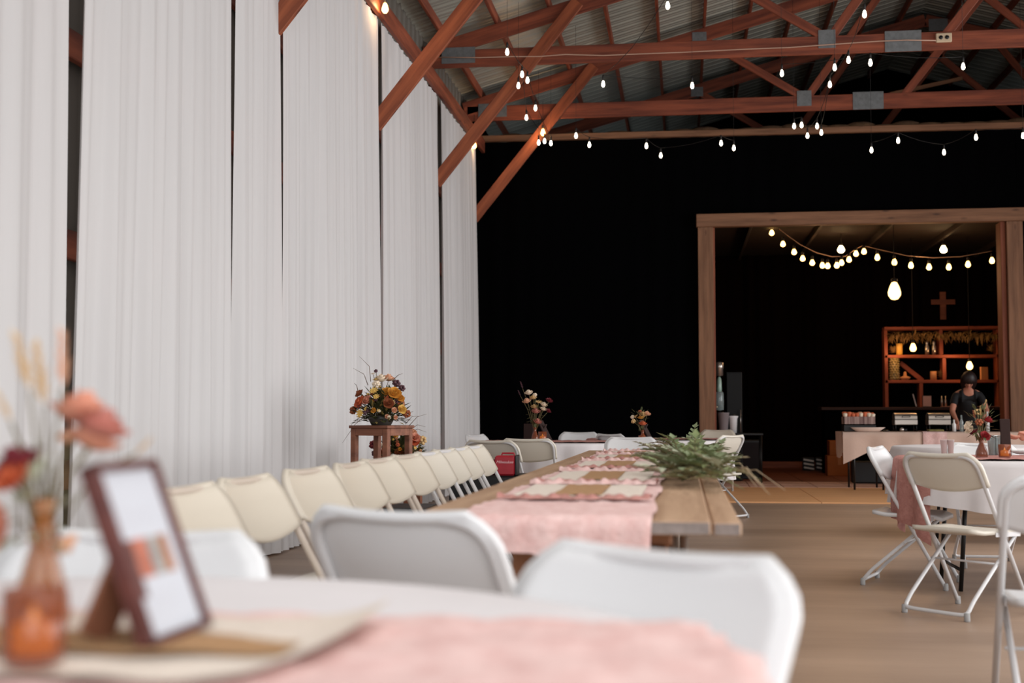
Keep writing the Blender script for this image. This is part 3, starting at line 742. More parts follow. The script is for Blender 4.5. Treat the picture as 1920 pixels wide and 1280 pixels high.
it = [('daisy', F_yel, R_(702, 735, -.12), .03), ('daisy', F_yel, R_(706, 745, -.14), .022), ('daisy', F_yel, R_(678, 775, -.14), .03), ('daisy', F_yel, R_(688, 768, -.12), .02),
      ('rose', F_orange, R_(678, 756, -.1), .034), ('rose', F_coral, R_(690, 752, -.12), .026), ('rose', F_gold, R_(738, 740, -.12), .036), ('rose', F_gold, R_(725, 737, -.1), .028), ('rose', F_gold, R_(748, 748, -.06), .026),
      ('rose', F_cream, R_(715, 715, 0), .036), ('cluster', F_cream, R_(706, 724, -.06), .026), ('daisy', F_yel, R_(705, 714, -.02), .022), ('rose', F_peach, R_(728, 714, .05), .034), ('cluster', F_plum, R_(742, 722, .02), .026), ('cluster', F_plum, R_(752, 730, .0), .022),
      ('rose', F_rust, R_(728, 758, -.14), .028), ('rose', F_rust, R_(676, 740, -.02), .026), ('rose', F_yel, R_(752, 768, -.1), .024), ('cluster', F_rust, R_(760, 776, -.06), .026), ('rose', F_peach, R_(750, 755, .02), .024), ('cluster', F_rust, R_(666, 770, -.02), .026),
      ('daisy', F_cream, R_(700, 702, 0), .016), ('cluster', F_plum, R_(705, 697, .02), .012)]
A1 = arrangement('large autumn flower arrangement in yellow and orange on the wooden stand', b1[:], .40, .36, it, 190)
gr = MB()
for (px, py, qx, qy, c) in ((695, 715, 674, 668, 8), (690, 722, 662, 690, 6), (735, 715, 755, 700, 3), (700, 770, 642, 830, -5), (712, 775, 705, 820, 0), (690, 780, 655, 800, -2), (672, 735, 664, 718, 0)):
    p = R_(px, py); q = R_(qx, qy); m_ = (p+q)/2+Vector((c*.004, 0, .02)); MB().tube([p, (p+m_*3)/4+Vector((0, 0, .004)), m_, q], [.003, .0025, .002, .0008], 5).build('grass_blade', mat('dry_grass', (112, 86, 66), .8), A1)
# second, lower arrangement behind it
S2 = Vector((at(752, 862, Y=10.2).x, 10.2, 0)); z2_ = at(752, 866, Y=10.2).z
st2 = thing('low_stand', 'low dark stand behind the wooden stand, holding the lower arrangement', 'stand', S2[:], radians(-15))
MB().box(-.14, .14, -.14, .14, z2_-.03, z2_, .004).build('top', M_stool, st2)
for x in (-.13, .09):
    for y in (-.13, .09): MB().box(x, x+.04, y, y+.04, 0, z2_-.03, .003).build('leg', M_stool, st2)
b2 = Vector((S2.x, S2.y, z2_)); R2_ = lambda px, py, dy=0: rel(px, py, b2.y+dy, b2)
it = [('rose', F_orange, R2_(773, 828, -.1), .038), ('rose', F_coral, R2_(778, 822, -.12), .028), ('rose', F_peach, R2_(772, 812, -.05), .026), ('cluster', F_straw, R2_(788, 828, .0), .034), ('cluster', F_burg, R2_(703, 835, -.02), .03),
      ('daisy', F_yel, R2_(732, 812, 0), .024), ('rose', F_rust, R2_(722, 848, -.08), .024), ('cluster', F_plum, R2_(704, 850, -.05), .02), ('daisy', F_yel, R2_(726, 850, -.1), .02), ('cluster', F_cream, R2_(716, 836, -.1), .018), ('rose', F_rust, R2_(750, 850, -.1), .03)]
A2 = arrangement('lower autumn flower arrangement with an orange rose, behind the stand legs', b2[:], .42, .26, it, 170)
gr = MB()
for (px, py, qx, qy) in ((765, 800, 800, 776), (766, 812, 800, 810), (768, 806, 798, 800), (760, 795, 785, 780)):
    p = R2_(px, py); q = R2_(qx, qy); m_ = (p+q)/2+Vector((0, 0, .03)); MB().tube([p, m_, q], [.003, .002, .0008], 5).build('grass_blade', MATS['dry_grass'], A2)

# greenery garland on the plank table
gg = thing('greenery_garland', 'bunch of leafy greenery lying on the right side of the plank table', 'greenery', (0.055, 3.6, .752))
def sprig(p, d, n, l, w, mb, st, curve=.0):
    p = Vector(p); d = Vector(d).normalized(); pts = [p.copy()]
    for i in range(n):
        d = (d+Vector((0, 0, curve))+Vector((random.uniform(-.12, .12), random.uniform(-.12, .12), random.uniform(-.06, .06)))).normalized()
        q = p+d*l*.55; s = d.cross(Vector((0, 0, 1))).normalized(); k = 1-.5*i/n
        if q.z < .006: q.z = .006
        for sg in (-1, 1): mb.leaf(q, d*.7+s*sg*.8+Vector((0, 0, random.uniform(.0, .35))), l*k, w*k)
        p = q; pts.append(p.copy())
    mb.leaf(p, d, l*.8, w*.7); st.tube(pts, .0025, 4)
g1, g2, g3, st = MB(), MB(), MB(), MB()
for i in range(190):
    t = random.random(); y = .75+t*3.9; x = random.uniform(-.12, .10)
    d = Vector((random.uniform(-1, 1), random.uniform(-1.0, .6), random.uniform(.0, .42)))
    sprig((x, y, .02+.05*random.random()), d, random.randint(3, 4), .056, .044, random.choice((g1, g1, g2, g3)), st, -.07)
for i in range(7):   # fern sprays
    sprig((random.uniform(-.05, .1), random.uniform(.7, 2.2), .04), (random.uniform(.1, 1), random.uniform(-.5, .5), .2), 9, .035, .01, g2, st, -.10)
for i in range(12):
    sprig((random.uniform(-.18, -.1), random.uniform(2.0, 4.6), .05), (-.6, random.uniform(-.5, .3), .5), 6, .04, .03, g3, st, -.12)
for mb, nm, m in ((g1, 'olive_foliage', M_leaf), (g2, 'fern_foliage', mat('fern_green', (108, 122, 72), .6, col2=(146, 152, 108), scale=10)), (g3, 'eucalyptus_foliage', M_leafp)):
    o = mb.build(nm, m, gg); o['kind'] = 'stuff'
st.build('stems', M_stem, gg)['kind'] = 'stuff'
gp = MB()
for i in range(7):
    q0 = Vector((.08+.05*random.random(), .9+random.random()*.8, .05)); q1 = q0+Vector((random.uniform(.05, .16), random.uniform(-.7, -.2), random.uniform(-.06, .02)))
    gp.tube([q0, (q0+q1)/2+Vector((0, 0, .035)), q1], [.002, .0016, .0008], 4)
o = gp.build('grass_plume', mat('dull_straw', (170, 150, 120), .8), gg); o['kind'] = 'stuff'

# far-table vases
def small_vase(px, ybase, Y, label, h, r, nk, items, leaves=20, lc=None, frame=None):
    p = Vector(at(px, ybase, Y=Y)); loc = Vector((p.x, Y, .763))
    t = thing('bud_vase', label, 'vase', loc[:])
    vase_mb(h, r, nk).build('glass_bottle', M_amber, t)
    its = [(k, m, rel(a, b, Y+random.uniform(-.03, .03), loc), rr) for k, m, a, b, rr in items]
    its = [(k, m, p_, rr*1.22) for k, m, p_, rr in its]
    bouquet(t, (0, 0, h*.9), its, leaves=leaves, lm=M_leafd, ls=.045, spread=.09, h=.13, leaf_c=rel(lc[0], lc[1], Y, loc) if lc else None, stem_r=.0025)
    return t, loc
v1, l1 = small_vase(1003, 824, 12.3, 'amber vase of tall peach and burgundy flowers on the left far table', .13, .035, .013,
    [('rose', F_cream, 992, 739, .03), ('rose', F_peach, 989, 755, .032), ('rose', F_straw, 1000, 748, .026), ('daisy', F_straw, 1010, 756, .03), ('cluster', F_cream, 1003, 742, .018), ('rose', F_cream, 1019, 761, .026), ('rose', F_cream, 1018, 769, .024),
     ('rose', F_burg, 1029, 753, .026), ('rose', F_burg, 1027, 772, .022), ('rose', F_pink, 1005, 774, .032), ('rose', F_straw, 1002, 765, .026), ('rose', F_pink, 1007, 793, .03), ('plume', F_plum, 980, 728, .014), ('plume', F_plum, 976, 742, .012)], 40, (1003, 775))
v2, l2 = small_vase(1205, 824, 12.7, 'small amber vase of golden flowers on the far table behind the greenery', .10, .03, .012,
    [('daisy', F_straw, 1192, 783, .03), ('rose', F_straw, 1206, 780, .03), ('rose', F_peach, 1213, 778, .026), ('rose', F_gold, 1202, 785, .026), ('cluster', F_cream, 1187, 783, .018), ('cluster', F_straw, 1189, 791, .02), ('rose', F_orange, 1205, 797, .03), ('cluster', F_leafx if False else F_rust, 1200, 773, .016)], 30, (1202, 782))
v3, l3 = small_vase(1841, 862, 7.75, 'amber vase of red flowers on the right round table', .115, .036, .012,
    [('rose', F_red, 1851, 791, .024), ('rose', F_red, 1845, 819, .022), ('rose', F_burg, 1828, 812, .018), ('cluster', F_rust, 1836, 795, .02), ('plume', F_straw, 1838, 780, .012), ('plume', F_straw, 1846, 768, .012), ('plume', F_rust, 1828, 785, .011), ('cluster', F_straw, 1832, 775, .016), ('rose', F_cream, 1818, 798, .02), ('rose', F_cream, 1820, 808, .02), ('cluster', F_cream, 1815, 802, .016)], 60, (1838, 792))
votive('amber candle holder on the left far table', (l1.x+.09, 12.15, .763), .04, .09)
votive('amber candle holder glowing on the right round table', tuple(at(1884, 862, Y=7.7)[:2])+(.763,), .035, .075)
votive('amber candle holder beside the small golden bouquet', (l2.x+.0, 12.5, .763), .035, .05)
def stand_card(px, Y, w, h, label, lean=.3, rz=0):
    p = at(px, 862, Y=Y); t = thing('table_sign', label, 'sign', (p.x, Y, .762), rz)
    o = MB().box(-w/2, w/2, -.006, .006, 0, h, .002).build('sign_board', mat('dark_sign_wood', (44, 26, 22), .95), t); o.rotation_euler = (-lean, 0, 0); o.location = (0, -.02, .004)
    o = MB().box(-w*.15, w*.15, -.004, .004, 0, h*.8, .001).build('easel_leg', MATS['dark_sign_wood'], t); o.rotation_euler = (lean, 0, 0); o.location = (0, .10, .004)
    return t
stand_card(1886, 7.85, .055, .22, 'brown wooden sign easel behind the glowing candle', .15)
stand_card(1027, 12.4, .11, .22, 'dark sign frame leaning beside the tall flowers', .5, radians(70))
stand_card(1217, 12.9, .1, .22, 'dark sign frame leaning beside the small golden bouquet', .5, radians(70))
stand_card(984+7, 12.6, .09, .16, 'brown wooden block sign left of the far vase', .05)
M_cup = mat('white_cup', (228, 226, 224), .4)
def cup(loc, label, r=.035, h=.1, m=M_cup, group=None, name='paper_cup'):
    o = MB().lathe([(0, 0), (r*.7, 0), (r, h), (r*1.06, h), (r*.92, h*.97), (r*.6, .01), (0, .008)], 16).build(name, m); o.location = loc; return tag(o, label, 'cup', group)
for i, (px, l) in enumerate(((1770, 'left one of the white cups behind the red flowers'), (1783, 'right one of the white cups behind the red flowers'))):
    p = at(px, 850, Y=8.3); cup((p.x, 8.3, .763), l, .022, .09, M_cup, 'white cups on the right round table')
for px, l in ((1860, 'clear glass tumbler between the amber vase and easel'), (1872, 'clear glass tumbler beside the easel')):
    p = at(px, 855, Y=8.15); cup((p.x, 8.15, .763), l, .028, .12, M_glass, 'clear tumblers on the right round table', 'glass_tumbler')
p = at(1925, 838, Y=8.35); o = MB().lathe([(0, 0), (.06, 0), (.12, .02), (.115, .022), (.055, .006), (0, .006)], 24).build('plate', M_cup); o.location = (p.x, 8.35, .765); tag(o, 'white plate under the reaching hand at the right edge', 'plate')

# ------------------------------------------------------------ red bag, cases behind the row
p = at(945, 885, Y=9.0)
bc = thing('equipment_case', 'black equipment case on the floor under the red tool bag', 'case', (-1.25, 9.1, 0))
zt = at(940, 889, Y=8.85).z
MB().box(-.38, .38, -.22, .22, 0, zt-.01, .015).build('case_body', M_blkplastic, bc)
MB().box(-.38, .38, -.23, -.22, zt*.65, zt*.68).build('seam_strip', M_dark, bc)
for x in (-.25, .2): MB().box(x, x+.06, -.235, -.22, zt*.6, zt*.72, .003).build('latch', M_stain, bc)
M_redbag = mat('red_nylon', (164, 28, 42), .5, var=.1, scale=12)
tb_ = thing('tool_bag', 'red tool bag with white script and black trim behind the last row chair', 'bag', (0, 8.98, zt-.01))
xa = at(928, 870, Y=8.9).x; xb = at(966, 870, Y=8.9).x; xc = at(912, 870, Y=8.9).x; ztp = at(940, 854, Y=8.9).z-zt+.01
MB().box(xa, xb, -.1, .06, 0, ztp, .012).build('front_pocket', M_redbag, tb_)
MB().box(xb, xb+.014, -.1, .06, 0, ztp+.004, .005).build('side_trim', M_blkplastic, tb_)
MB().box(xc, xa, -.04, .08, 0, ztp-.03, .012).build('main_pouch', mat('dark_red_nylon', (110, 14, 30), .5), tb_)
MB().tube([(xa+.02, .08, ztp-.02), (xa+.03, .08, ztp+.012), (xb-.03, .08, ztp+.012), (xb-.02, .08, ztp-.02)], .007, 6).build('handle', M_redbag, tb_)
tc = bpy.data.curves.new('bag_script', 'FONT'); tc.body = 'Milwaukee'; tc.size = .028; tc.shear = .35; tc.extrude = .0006; tc.align_x = 'CENTER'; tc.materials.append(mat('white_print', (232, 190, 190), .5))
o_ = bpy.data.objects.new('bag_script', tc); COL.objects.link(o_); me_ = bpy.data.meshes.new_from_object(o_.evaluated_get(bpy.context.evaluated_depsgraph_get())); bpy.data.objects.remove(o_)
o = link('bag_script', me_, tb_); o.location = ((xa+xb)/2, -.102, ztp*.62); o.rotation_euler = (pi/2, 0, 0)
for i, (x, y, w, h, l) in enumerate(((-1.75, 8.2, .3, .42, 'black case on the floor behind the last row chairs'), (-1.85, 7.45, .3, .40, 'black case on the floor behind the middle of the row'))):
    t = thing('equipment_case', l, 'case', (x, y, 0)); MB().box(-w/2, w/2, -.22, .22, 0, h, .012).build('case_body', M_blkplastic, t); MB().box(-w/2-.004, w/2+.004, -.1, .1, h*.5, h*.54).build('latch_strip', M_stain, t)

# ------------------------------------------------------------ buffet in the doorway
YF = 17.65; bx0 = at(1580, 810, Y=YF).x; bx1 = 5.3; bz = .79
bt = thing('buffet_table', 'long buffet table in front of the doorway under a draped cloth', 'table', (0, YF, 0))
MB().box(bx0+.05, bx1-.05, .02, .70, bz-.045, bz-.012, .004).build('tabletop', M_table, bt)
for x in (at(1603, 915, Y=YF).x, 2.65, 4.9):
    for y in (.03, .62): MB().tube([(x, y, 0), (x, y, bz-.045)], .014, 8).build('leg', M_dark, bt)
def bcloth(u, v):
    # u along x, v: 0 front hem .. 1 back
    x = bx0+(bx1-bx0)*u; s = v*1.55-.33
    corner = max(0, 1-(x-bx0)/.35)
    hem = .26+.17*corner
    if s < 0: y = -.012+.012*sin(x*16)*min(1, -s*8)-.02*corner*(-s*3); z = bz+.0-(-s/.33)*hem
    elif s < .72: y = s; z = bz
    else: y = .732+.01*sin(x*14); z = bz-(s-.72)*.6
    return (x, YF+y, z)
M_bc = mat('peach_linen', (204, 176, 160), .9, var=.04, scale=6, bump=.15)
bc_ = thing('buffet_cloth', 'peachy linen cloth draped over the buffet table', 'tablecloth', (0, 0, 0))
MB().grid(bcloth, 120, 24).build('cloth_sheet', M_bc, bc_)
MB().grid(lambda u, v: (bx0-.012-.015*sin(v*12)*u, YF+.0+.72*v, bz-.36*u+.08*u*abs(v-.5)), 8, 24).build('cloth_end', M_bc, bc_)
x0 = at(1730, 820, Y=YF).x; x1 = at(1775, 820, Y=YF).x
tag(MB().grid(lambda u, v: (x0+(x1-x0)*u, YF-.03-.006*sin(u*12) if v < .62 else YF-.03+(v-.62)*1.6, bz+.006-.33*(1-v/.62) if v < .62 else bz+.006), 12, 20).build('buffet_runner', M_pink), 'pinkish gauze panel hanging on the buffet cloth front', 'table runner')
def chafer(px0, px1, label, Y=17.95):
    xa = at(px0, 800, Y=Y).x; xb = at(px1, 800, Y=Y).x; w = (xb-xa); t = thing('chafing_dish', label, 'chafing dish', ((xa+xb)/2, Y, bz+.004), 0, 'stainless chafing dishes on the buffet')
    MB().box(-w/2, w/2, -.12, .12, .09, .16, .006).build('water_pan', M_stain, t)
    def lid(u, v):
        a = pi*v; return (-w/2+.005+(w-.01)*u, -.12*cos(a), .165+.085*sin(a)**.6)
    MB().grid(lid, 6, 12).add([(-w/2+.005, -.12*cos(pi*i/12), .165+.085*max(0, sin(pi*i/12))**.6) for i in range(13)], [tuple(range(13))]).add([(w/2-.005, -.12*cos(pi*i/12), .165+.085*max(0, sin(pi*i/12))**.6) for i in range(13)], [tuple(range(13))]).build('lid', M_stain, t)
    MB().tube(bend([(-.05, -.115, .2), (-.05, -.15, .21), (.05, -.15, .21), (.05, -.115, .2)], .01), .006, 6).build('handle', M_dark, t)
    for x in (-w/2+.015, w/2-.015):
        MB().tube([(x, -.11, 0), (x, -.11, .1)], .006, 6).tube([(x, .11, 0), (x, .11, .1)], .006, 6).tube([(x, -.11, .03), (x, .11, .03)], .005, 6).build('stand_leg', M_dark, t)
    MB().lathe([(0, 0), (.035, 0), (.035, .04), (0, .04)], 12, (-.0, 0, .0)).build('fuel_can', M_dark, t)
chafer(1675, 1718, 'left stainless chafing dish on the buffet'); chafer(1738, 1780, 'right stainless chafing dish on the buffet')
# basket of wrapped cutlery
xa = at(1580, 800, Y=17.9).x; xb = at(1640, 800, Y=17.9).x
bs = thing('cutlery_basket', 'clear-wrapped napkin bundles in a box at the left end of the buffet', 'basket', ((xa+xb)/2, 17.9, bz+.004)); w = (xb-xa)/2
MB().box(-w, w, -.13, .13, 0, .09, .006).build('riser', M_blkplastic, bs)
MB().box(-w, w, -.12, -.11, .09, .20).box(-w, w, .11, .12, .09, .20).box(-w, -w+.01, -.12, .12, .09, .20).box(w-.01, w, -.12, .12, .09, .20).box(-w, w, -.12, .12, .09, .1).build('box', mat('striped_carton', (176, 150, 140), .7, col2=(92, 60, 58), scale=10, stretch=(3, .2, .1)), bs)
for i in range(16):
    x = -w+.03+(2*w-.06)*(i % 8)/7; y = -.05+.1*(i//8); 
    o = MB().lathe([(0, .12), (.022, .12), (.024, .2), (.035, .24), (.02, .25), (0, .235)], 7, (x, y, random.uniform(-.01, .02)), None).build('napkin_bundle', random.choice((F_peach, F_cream, F_orange)), bs)
o = MB().lathe([(0, 0), (.15, 0), (.23, .05), (.225, .052), (.145, .008), (0, .008)], 28).build('serving_tray', mat('cream_ceramic', (206, 182, 168), .4)); o.location = (at(1627, 811, Y=17.74).x, 17.82, bz+.004); o.scale = (1, .35, 1.1)
o.location.y = 17.70+.03; tag(o, 'cream oval serving tray in front of the napkin box', 'tray')
for px, l, r, h in ((1692, 'small silver lidded pot between the chafing dishes front', .03, .05), (1662, 'small dark dish beside the serving tray', .05, .02)):
    o = MB().lathe([(0, 0), (r*.8, 0), (r, h*.6), (r*.8, h*.9), (.01, h), (0, h*1.1)], 14).build('serving_pot', M_stain if h > .03 else M_dark); o.location = (at(px, 806, Y=17.72).x, 17.76, bz+.004); tag(o, l, 'dish')
o = MB().box(-.1, .1, -.07, .07, 0, .03, .01).build('food_tray', mat('leafy_food', (120, 110, 60), .8, var=.4, scale=30)); o.location = (at(1755, 806, Y=17.72).x, 17.76, bz+.004); tag(o, 'shallow tray of greens before the right chafing dish', 'tray')
for i, (px, h, m, l) in enumerate(((1789, .16, M_cup, 'white bottle by the bowed woman, on the buffet'), (1803, .22, M_glass, 'clear bottle right of the white one on the buffet'), (1852, .27, M_cup, 'slim white candle bottle behind the red flowers'))):
    o = MB().lathe([(0, 0), (.025, 0), (.027, h*.6), (.012, h*.75), (.012, h), (0, h)], 12).build('bottle', m); o.location = (at(px, 808, Y=17.9).x, 17.9, bz+.004); tag(o, l, 'bottle')

# ------------------------------------------------------------ back room furniture
bar = thing('bar_counter', 'dark bar counter at the back of the room under the shelf', 'counter', (0, 22.6, 0))
cx0 = at(1540, 765, Y=22.6).x; cz = at(1700, 763, Y=22.6).z
MB().box(cx0, 6.6, 0, .65, cz-.05, cz, .006).build('countertop', wood('dark_counter', (44, 22, 16), (66, 34, 24)), bar)
MB().box(cx0+.06, 6.55, .06, .6, 0.012, cz-.05).build('counter_front', M_black, bar)
YS = 23.0
sx0 = at(1658, 612, Y=YS).x; sx1 = at(1880, 612, Y=YS).x; szt = at(1700, 612, Y=YS).z; sm1 = at(1700, 668, Y=YS).z; sm2 = at(1700, 715, Y=YS).z
sh = thing('bar_shelf', 'reddish wooden shelf unit standing on the bar counter', 'shelf', (0, YS, 0))
B = lambda n, a, b: beam(n, a, b, .26, .055, M_shelf, sh)
B('shelf_board', (sx0, .13, szt-.03), (sx1, .13, szt-.03)); B('shelf_board', (sx0, .13, sm1), (sx1, .13, sm1)); B('shelf_board', (sx0, .13, sm2), (sx1, .13, sm2))
def V(n, px, z0, z1): x = at(px, 700, Y=YS).x; beam(n, (x, .13, z0), (x, .13, z1), .26, .06, M_shelf, sh, up=(1, 0, 0))
V('upright', 1662, cz, szt-.06); V('upright', 1873, cz, szt-.06); V('divider', 1766, sm1+.03, szt-.06); V('divider', 1771, sm2+.03, sm1-.03); V('divider', 1727, cz, sm2-.03)
beam('diagonal_brace', (at(1692, 680, Y=YS).x, .24, sm1-.1), (at(1735, 722, Y=YS).x, .24, sm2+.02), .02, .08, M_shelf, sh)
MB().box(sx0, sx1, .27, .28, cz, szt).build('back_panel', M_black, sh)
# pampas garland under the shelf top
pg = thing('dried_garland', 'golden dried pampas garland hanging under the shelf top', 'garland', (0, YS-.02, 0)); g = MB()
for i in range(420):
    u = random.random(); px = 1668+200*u; py = 622+random.random()*8; p = Vector(at(px, py, Y=YS)); p.y = random.uniform(-.06, .06)
    g.leaf(p, (random.uniform(-.7, .7), random.uniform(-.6, .1), random.uniform(-1.1, .1)), random.uniform(.08, .2), .03)
o = g.build('dried_foliage', mat('dried_pampas', (138, 104, 54), .9, col2=(170, 134, 80), scale=20), pg); o['kind'] = 'stuff'
def on(px, shelfz, Y=YS+.08): return (at(px, 700, Y=Y).x, Y, shelfz+.029)
def cyl(name, px, sz_, r, h, m, label, cat, group=None, prof=None):
    o = MB().lathe(prof or [(0, 0), (r, 0), (r, h*.95), (r*.9, h), (0, h*.97)], 14).build(name, m); o.location = on(px, sz_); return tag(o, label, cat, group)
M_wax = mat('yellow_wax', (226, 176, 80), .5); M_waxp = mat('peach_wax', (216, 150, 100), .5)
cyl('pillar_candle', 1687, sm1, .055, .2, M_wax, 'tall yellow pillar candle on the upper shelf', 'candle')
cyl('pillar_candle', 1750, sm2, .055, .15, M_waxp, 'peach pillar candle on the middle shelf', 'candle')
for px, l in ((1739, 'left silver shaker bottle on the upper shelf'), (1752, 'right silver shaker bottle on the upper shelf')):
    h = .25; cyl('shaker_bottle', px, sm1, .035, h, M_stain, l, 'bottle', 'silver bottles on the upper shelf', [(0, 0), (.035, 0), (.038, h*.55), (.02, h*.72), (.026, h*.8), (.022, h*.95), (0, h)])
cb = thing('corn_jar', 'tall beaded glass jar on the middle shelf', 'jar', on(1677, sm2))
for k in range(9):
    for j in range(9): pass
g = MB(); g.lathe([(0, 0), (.075, 0), (.078, .02), (.075, .4), (0, .4)], 14)
for k in range(9):
    for j in range(10): a = 2*pi*(j+.5*(k % 2))/10; g.ball((.076*cos(a), .076*sin(a), .03+.042*k), .018, 6)
g.build('beaded_body', mat('beaded_glass', (150, 130, 84), .3, var=.5, scale=60), cb)
cyl('candle_bowl', 1697, sm2, .09, .07, M_waxp, 'low peach bowl with a candle next to the beaded jar', 'bowl', None, [(0, 0), (.05, 0), (.1, .045), (.06, .06), (.03, .07), (.02, .14), (0, .15)])
for px, z_, l in ((1676, sm1, 'dried sprigs beside the yellow pillar candle'), (1860, sm1, 'dried sprigs at the right end of the upper shelf'), (1765, sm2, 'dried sprigs beside the peach pillar candle')):
    t = thing('dried_sprigs', l, 'dried flowers', on(px, z_)); g = MB()
    for i in range(50): a = random.random()*6.3; g.leaf((0, 0, .03+random.random()*.08), (cos(a), sin(a)*.4, random.uniform(-.1, 1)), .1, .03)
    g.build('sprigs', MATS['dried_pampas'], t)['kind'] = 'stuff'
o = MB().box(-.07, .07, -.02, .02, 0, .22, .004).build('photo_frame', M_waxp); o.location = on(1845, sm2); o.rotation_euler = (0, 0, .4); tag(o, 'glowing peach frame at right of the middle shelf', 'frame')
for px, w, h, c, l, ry in ((1718, .03, .24, (206, 196, 200), 'leaning white card on the bar counter', -.25), (1738, .15, .2, (206, 160, 150), 'pinkish framed card on the bar counter', 0)):
    t = thing('card_frame', l, 'frame', (at(px, 740, Y=22.75).x, 22.75, cz+.002)); o = MB().box(-w/2, w/2, -.008, .008, 0, h, .002).build('frame_border', M_dark, t); o.rotation_euler = (0, ry, 0)
    o = MB().box(-w/2+.006, w/2-.006, -.0095, -.008, .012, h-.012).build('card', mat('card_%d' % px, c, .5), t); o.rotation_euler = (0, ry, 0)
for px, l in ((1766, 'left small silver bottle on the bar counter'), (1773, 'right small silver bottle on the bar counter')):
    o = MB().lathe([(0, 0), (.02, 0), (.02, .12), (.01, .14), (.01, .19), (0, .19)], 10).build('small_bottle', M_stain); o.location = (at(px, 750, Y=22.75).x, 22.75, cz+.002); tag(o, l, 'bottle', 'small bottles on the bar')
o = MB().box(-.5, .5, -.12, .12, 0, .012, .003).build('serving_board', mat('pinkish_board', (170, 120, 110), .5)); o.location = (at(1770, 763, Y=22.75).x+.0, 22.95-.22, cz+.002)
o.location = (at(1800, 763, Y=22.7).x+.2, 22.72, cz+.002); tag(o, 'pale serving board on the bar counter', 'board')
# cross on the drape
yc = 24.85; c0 = at(1768, 573, Y=yc)
cr_ = thing('wall_cross', 'reddish wooden cross hanging on the black drape', 'cross', (c0.x, yc, c0.z))
hz = (at(1768, 546, Y=yc).z-at(1768, 598, Y=yc).z)
MB().box(-.055, .055, -.02, .02, -hz/2, hz/2, .006).build('upright', M_jamb, cr_)
MB().box(-.22, .22, -.03, -.02, hz*.04, hz*.22, .004).build('crosspiece', M_jamb, cr_)

# black speaker, boxes and things on the room floor
p0 = at(1386, 893, Z=.02); x0 = at(1388, 890, Y=20.6).x; x1 = at(1430, 890, Y=20.6).x
sp = thing('floor_speaker', 'large black speaker cabinet on the floor inside the doorway', 'speaker', ((x0+x1)/2, 20.8, .012)); w = (x1-x0)/2; hs = at(1400, 826, Y=20.6).z
MB().box(-w, w, -.2, .2, 0, hs, .01).build('cabinet', M_blkplastic, sp)
MB().box(-w+.03, w-.03, -.21, -.2, .04, hs-.04).build('grille', mat('speaker_grille', (30, 18, 18), .8), sp)
x0 = at(1362, 780, Y=19.9).x; x1 = at(1392, 780, Y=19.9).x
tcab = thing('tall_cabinet', 'tall dark cabinet with a vertical metal handle behind the cups', 'cabinet', ((x0+x1)/2, 20.1, .0)); w = (x1-x0)/2; hh = at(1375, 697, Y=19.9).z
MB().box(-w, w, -.2, .2, 0.02, hh, .01).build('cabinet_body', mat('charcoal_panel', (7, 7, 8), .7), tcab)
MB().box(-w+.01, w-.01, -.212, -.2, .06, hh-.02, .004).build('door', MATS['charcoal_panel'], tcab)
MB().tube([(w-.03, -.24, at(1388, 810, Y=19.85).z), (w-.03, -.24, at(1388, 768, Y=19.85).z)], .008, 8).build('handle', M_stain, tcab)
# drinks station beside the left post
dt = thing('drinks_table', 'black-covered drinks table behind the left doorway post', 'table', (.72, 19.4, 0))
zt3 = .75
MB().box(-.2, .45, -.25, .15, zt3-.03, zt3, .005).build('tabletop', M_blkplastic, dt)
for x in (-.17, .42):
    for y in (-.22, .12): MB().tube([(x, y, 0.02), (x, y, zt3-.03)], .014, 8).build('leg', M_dark, dt)
YD = 19.3; px_m = lambda a, b: at(b, 700, Y=YD).x-at(a, 700, Y=YD).x
xd = at(1349, 750, Y=YD).x; zz = lambda y: at(1349, y, Y=YD).z
dd = thing('drink_dispenser', 'clear glass drink dispenser with a metal lid by the left post', 'dispenser', (xd, YD, zt3+.002))
zb = zt3+.002; r = px_m(1341, 1357)/2
MB().lathe([(0, 0), (r*1.0, 0), (r*1.0, zz(772)-zb), (0, zz(772)-zb)], 16).build('base', M_blkplastic, dd)
MB().lathe([(0, zz(770)-zb), (r, zz(768)-zb), (r*1.05, zz(750)-zb), (r, zz(738)-zb), (r*.85, zz(735)-zb), (r*.5, zz(734)-zb)], 18).build('jar', M_glass, dd)
MB().lathe([(r*.5, zz(735)-zb), (r*.6, zz(730)-zb), (r*.5, zz(712)-zb), (r*.3, zz(707)-zb), (0, zz(706)-zb)], 18).build('neck', mat('greenish_glass', (190, 220, 205), .1, trans=.4), dd)
MB().lathe([(0, zz(705)-zb), (r*.9, zz(704)-zb), (r*.9, zz(692)-zb), (r*1.05, zz(690)-zb), (r*1.05, zz(680)-zb), (0, zz(678)-zb)], 18).build('lid', M_stain, dd)
x_ = at(1354, 800, Y=YD-.1).x; o = cup((x_+.02, YD-.1, zb), 'tall grey stack of cups on the drinks table', px_m(1343, 1365)/2, .30, mat('grey_cup', (168, 160, 164), .5), None, 'cup_stack')
x_ = at(1375, 800, Y=YD-.05).x
wc = thing('lidded_jug', 'bright white lidded jug beside the grey cup stack', 'jug', (x_, YD-.05, zb)); r = px_m(1366, 1384)/2; h = zz(782)-zb
MB().lathe([(0, 0), (r*.7, 0), (r*.85, h*.92), (r, h), (r*1.05, h*1.08), (r*.6, h*1.1), (0, h*1.05)], 16).build('jug_body', mat('bright_white_plastic', (244, 244, 246), .3), wc)
MB().lathe([(0, h*1.06), (r*.4, h*1.06), (r*.4, h*1.16), (0, h*1.18)], 12).build('lid_knob', M_blkplastic, wc)
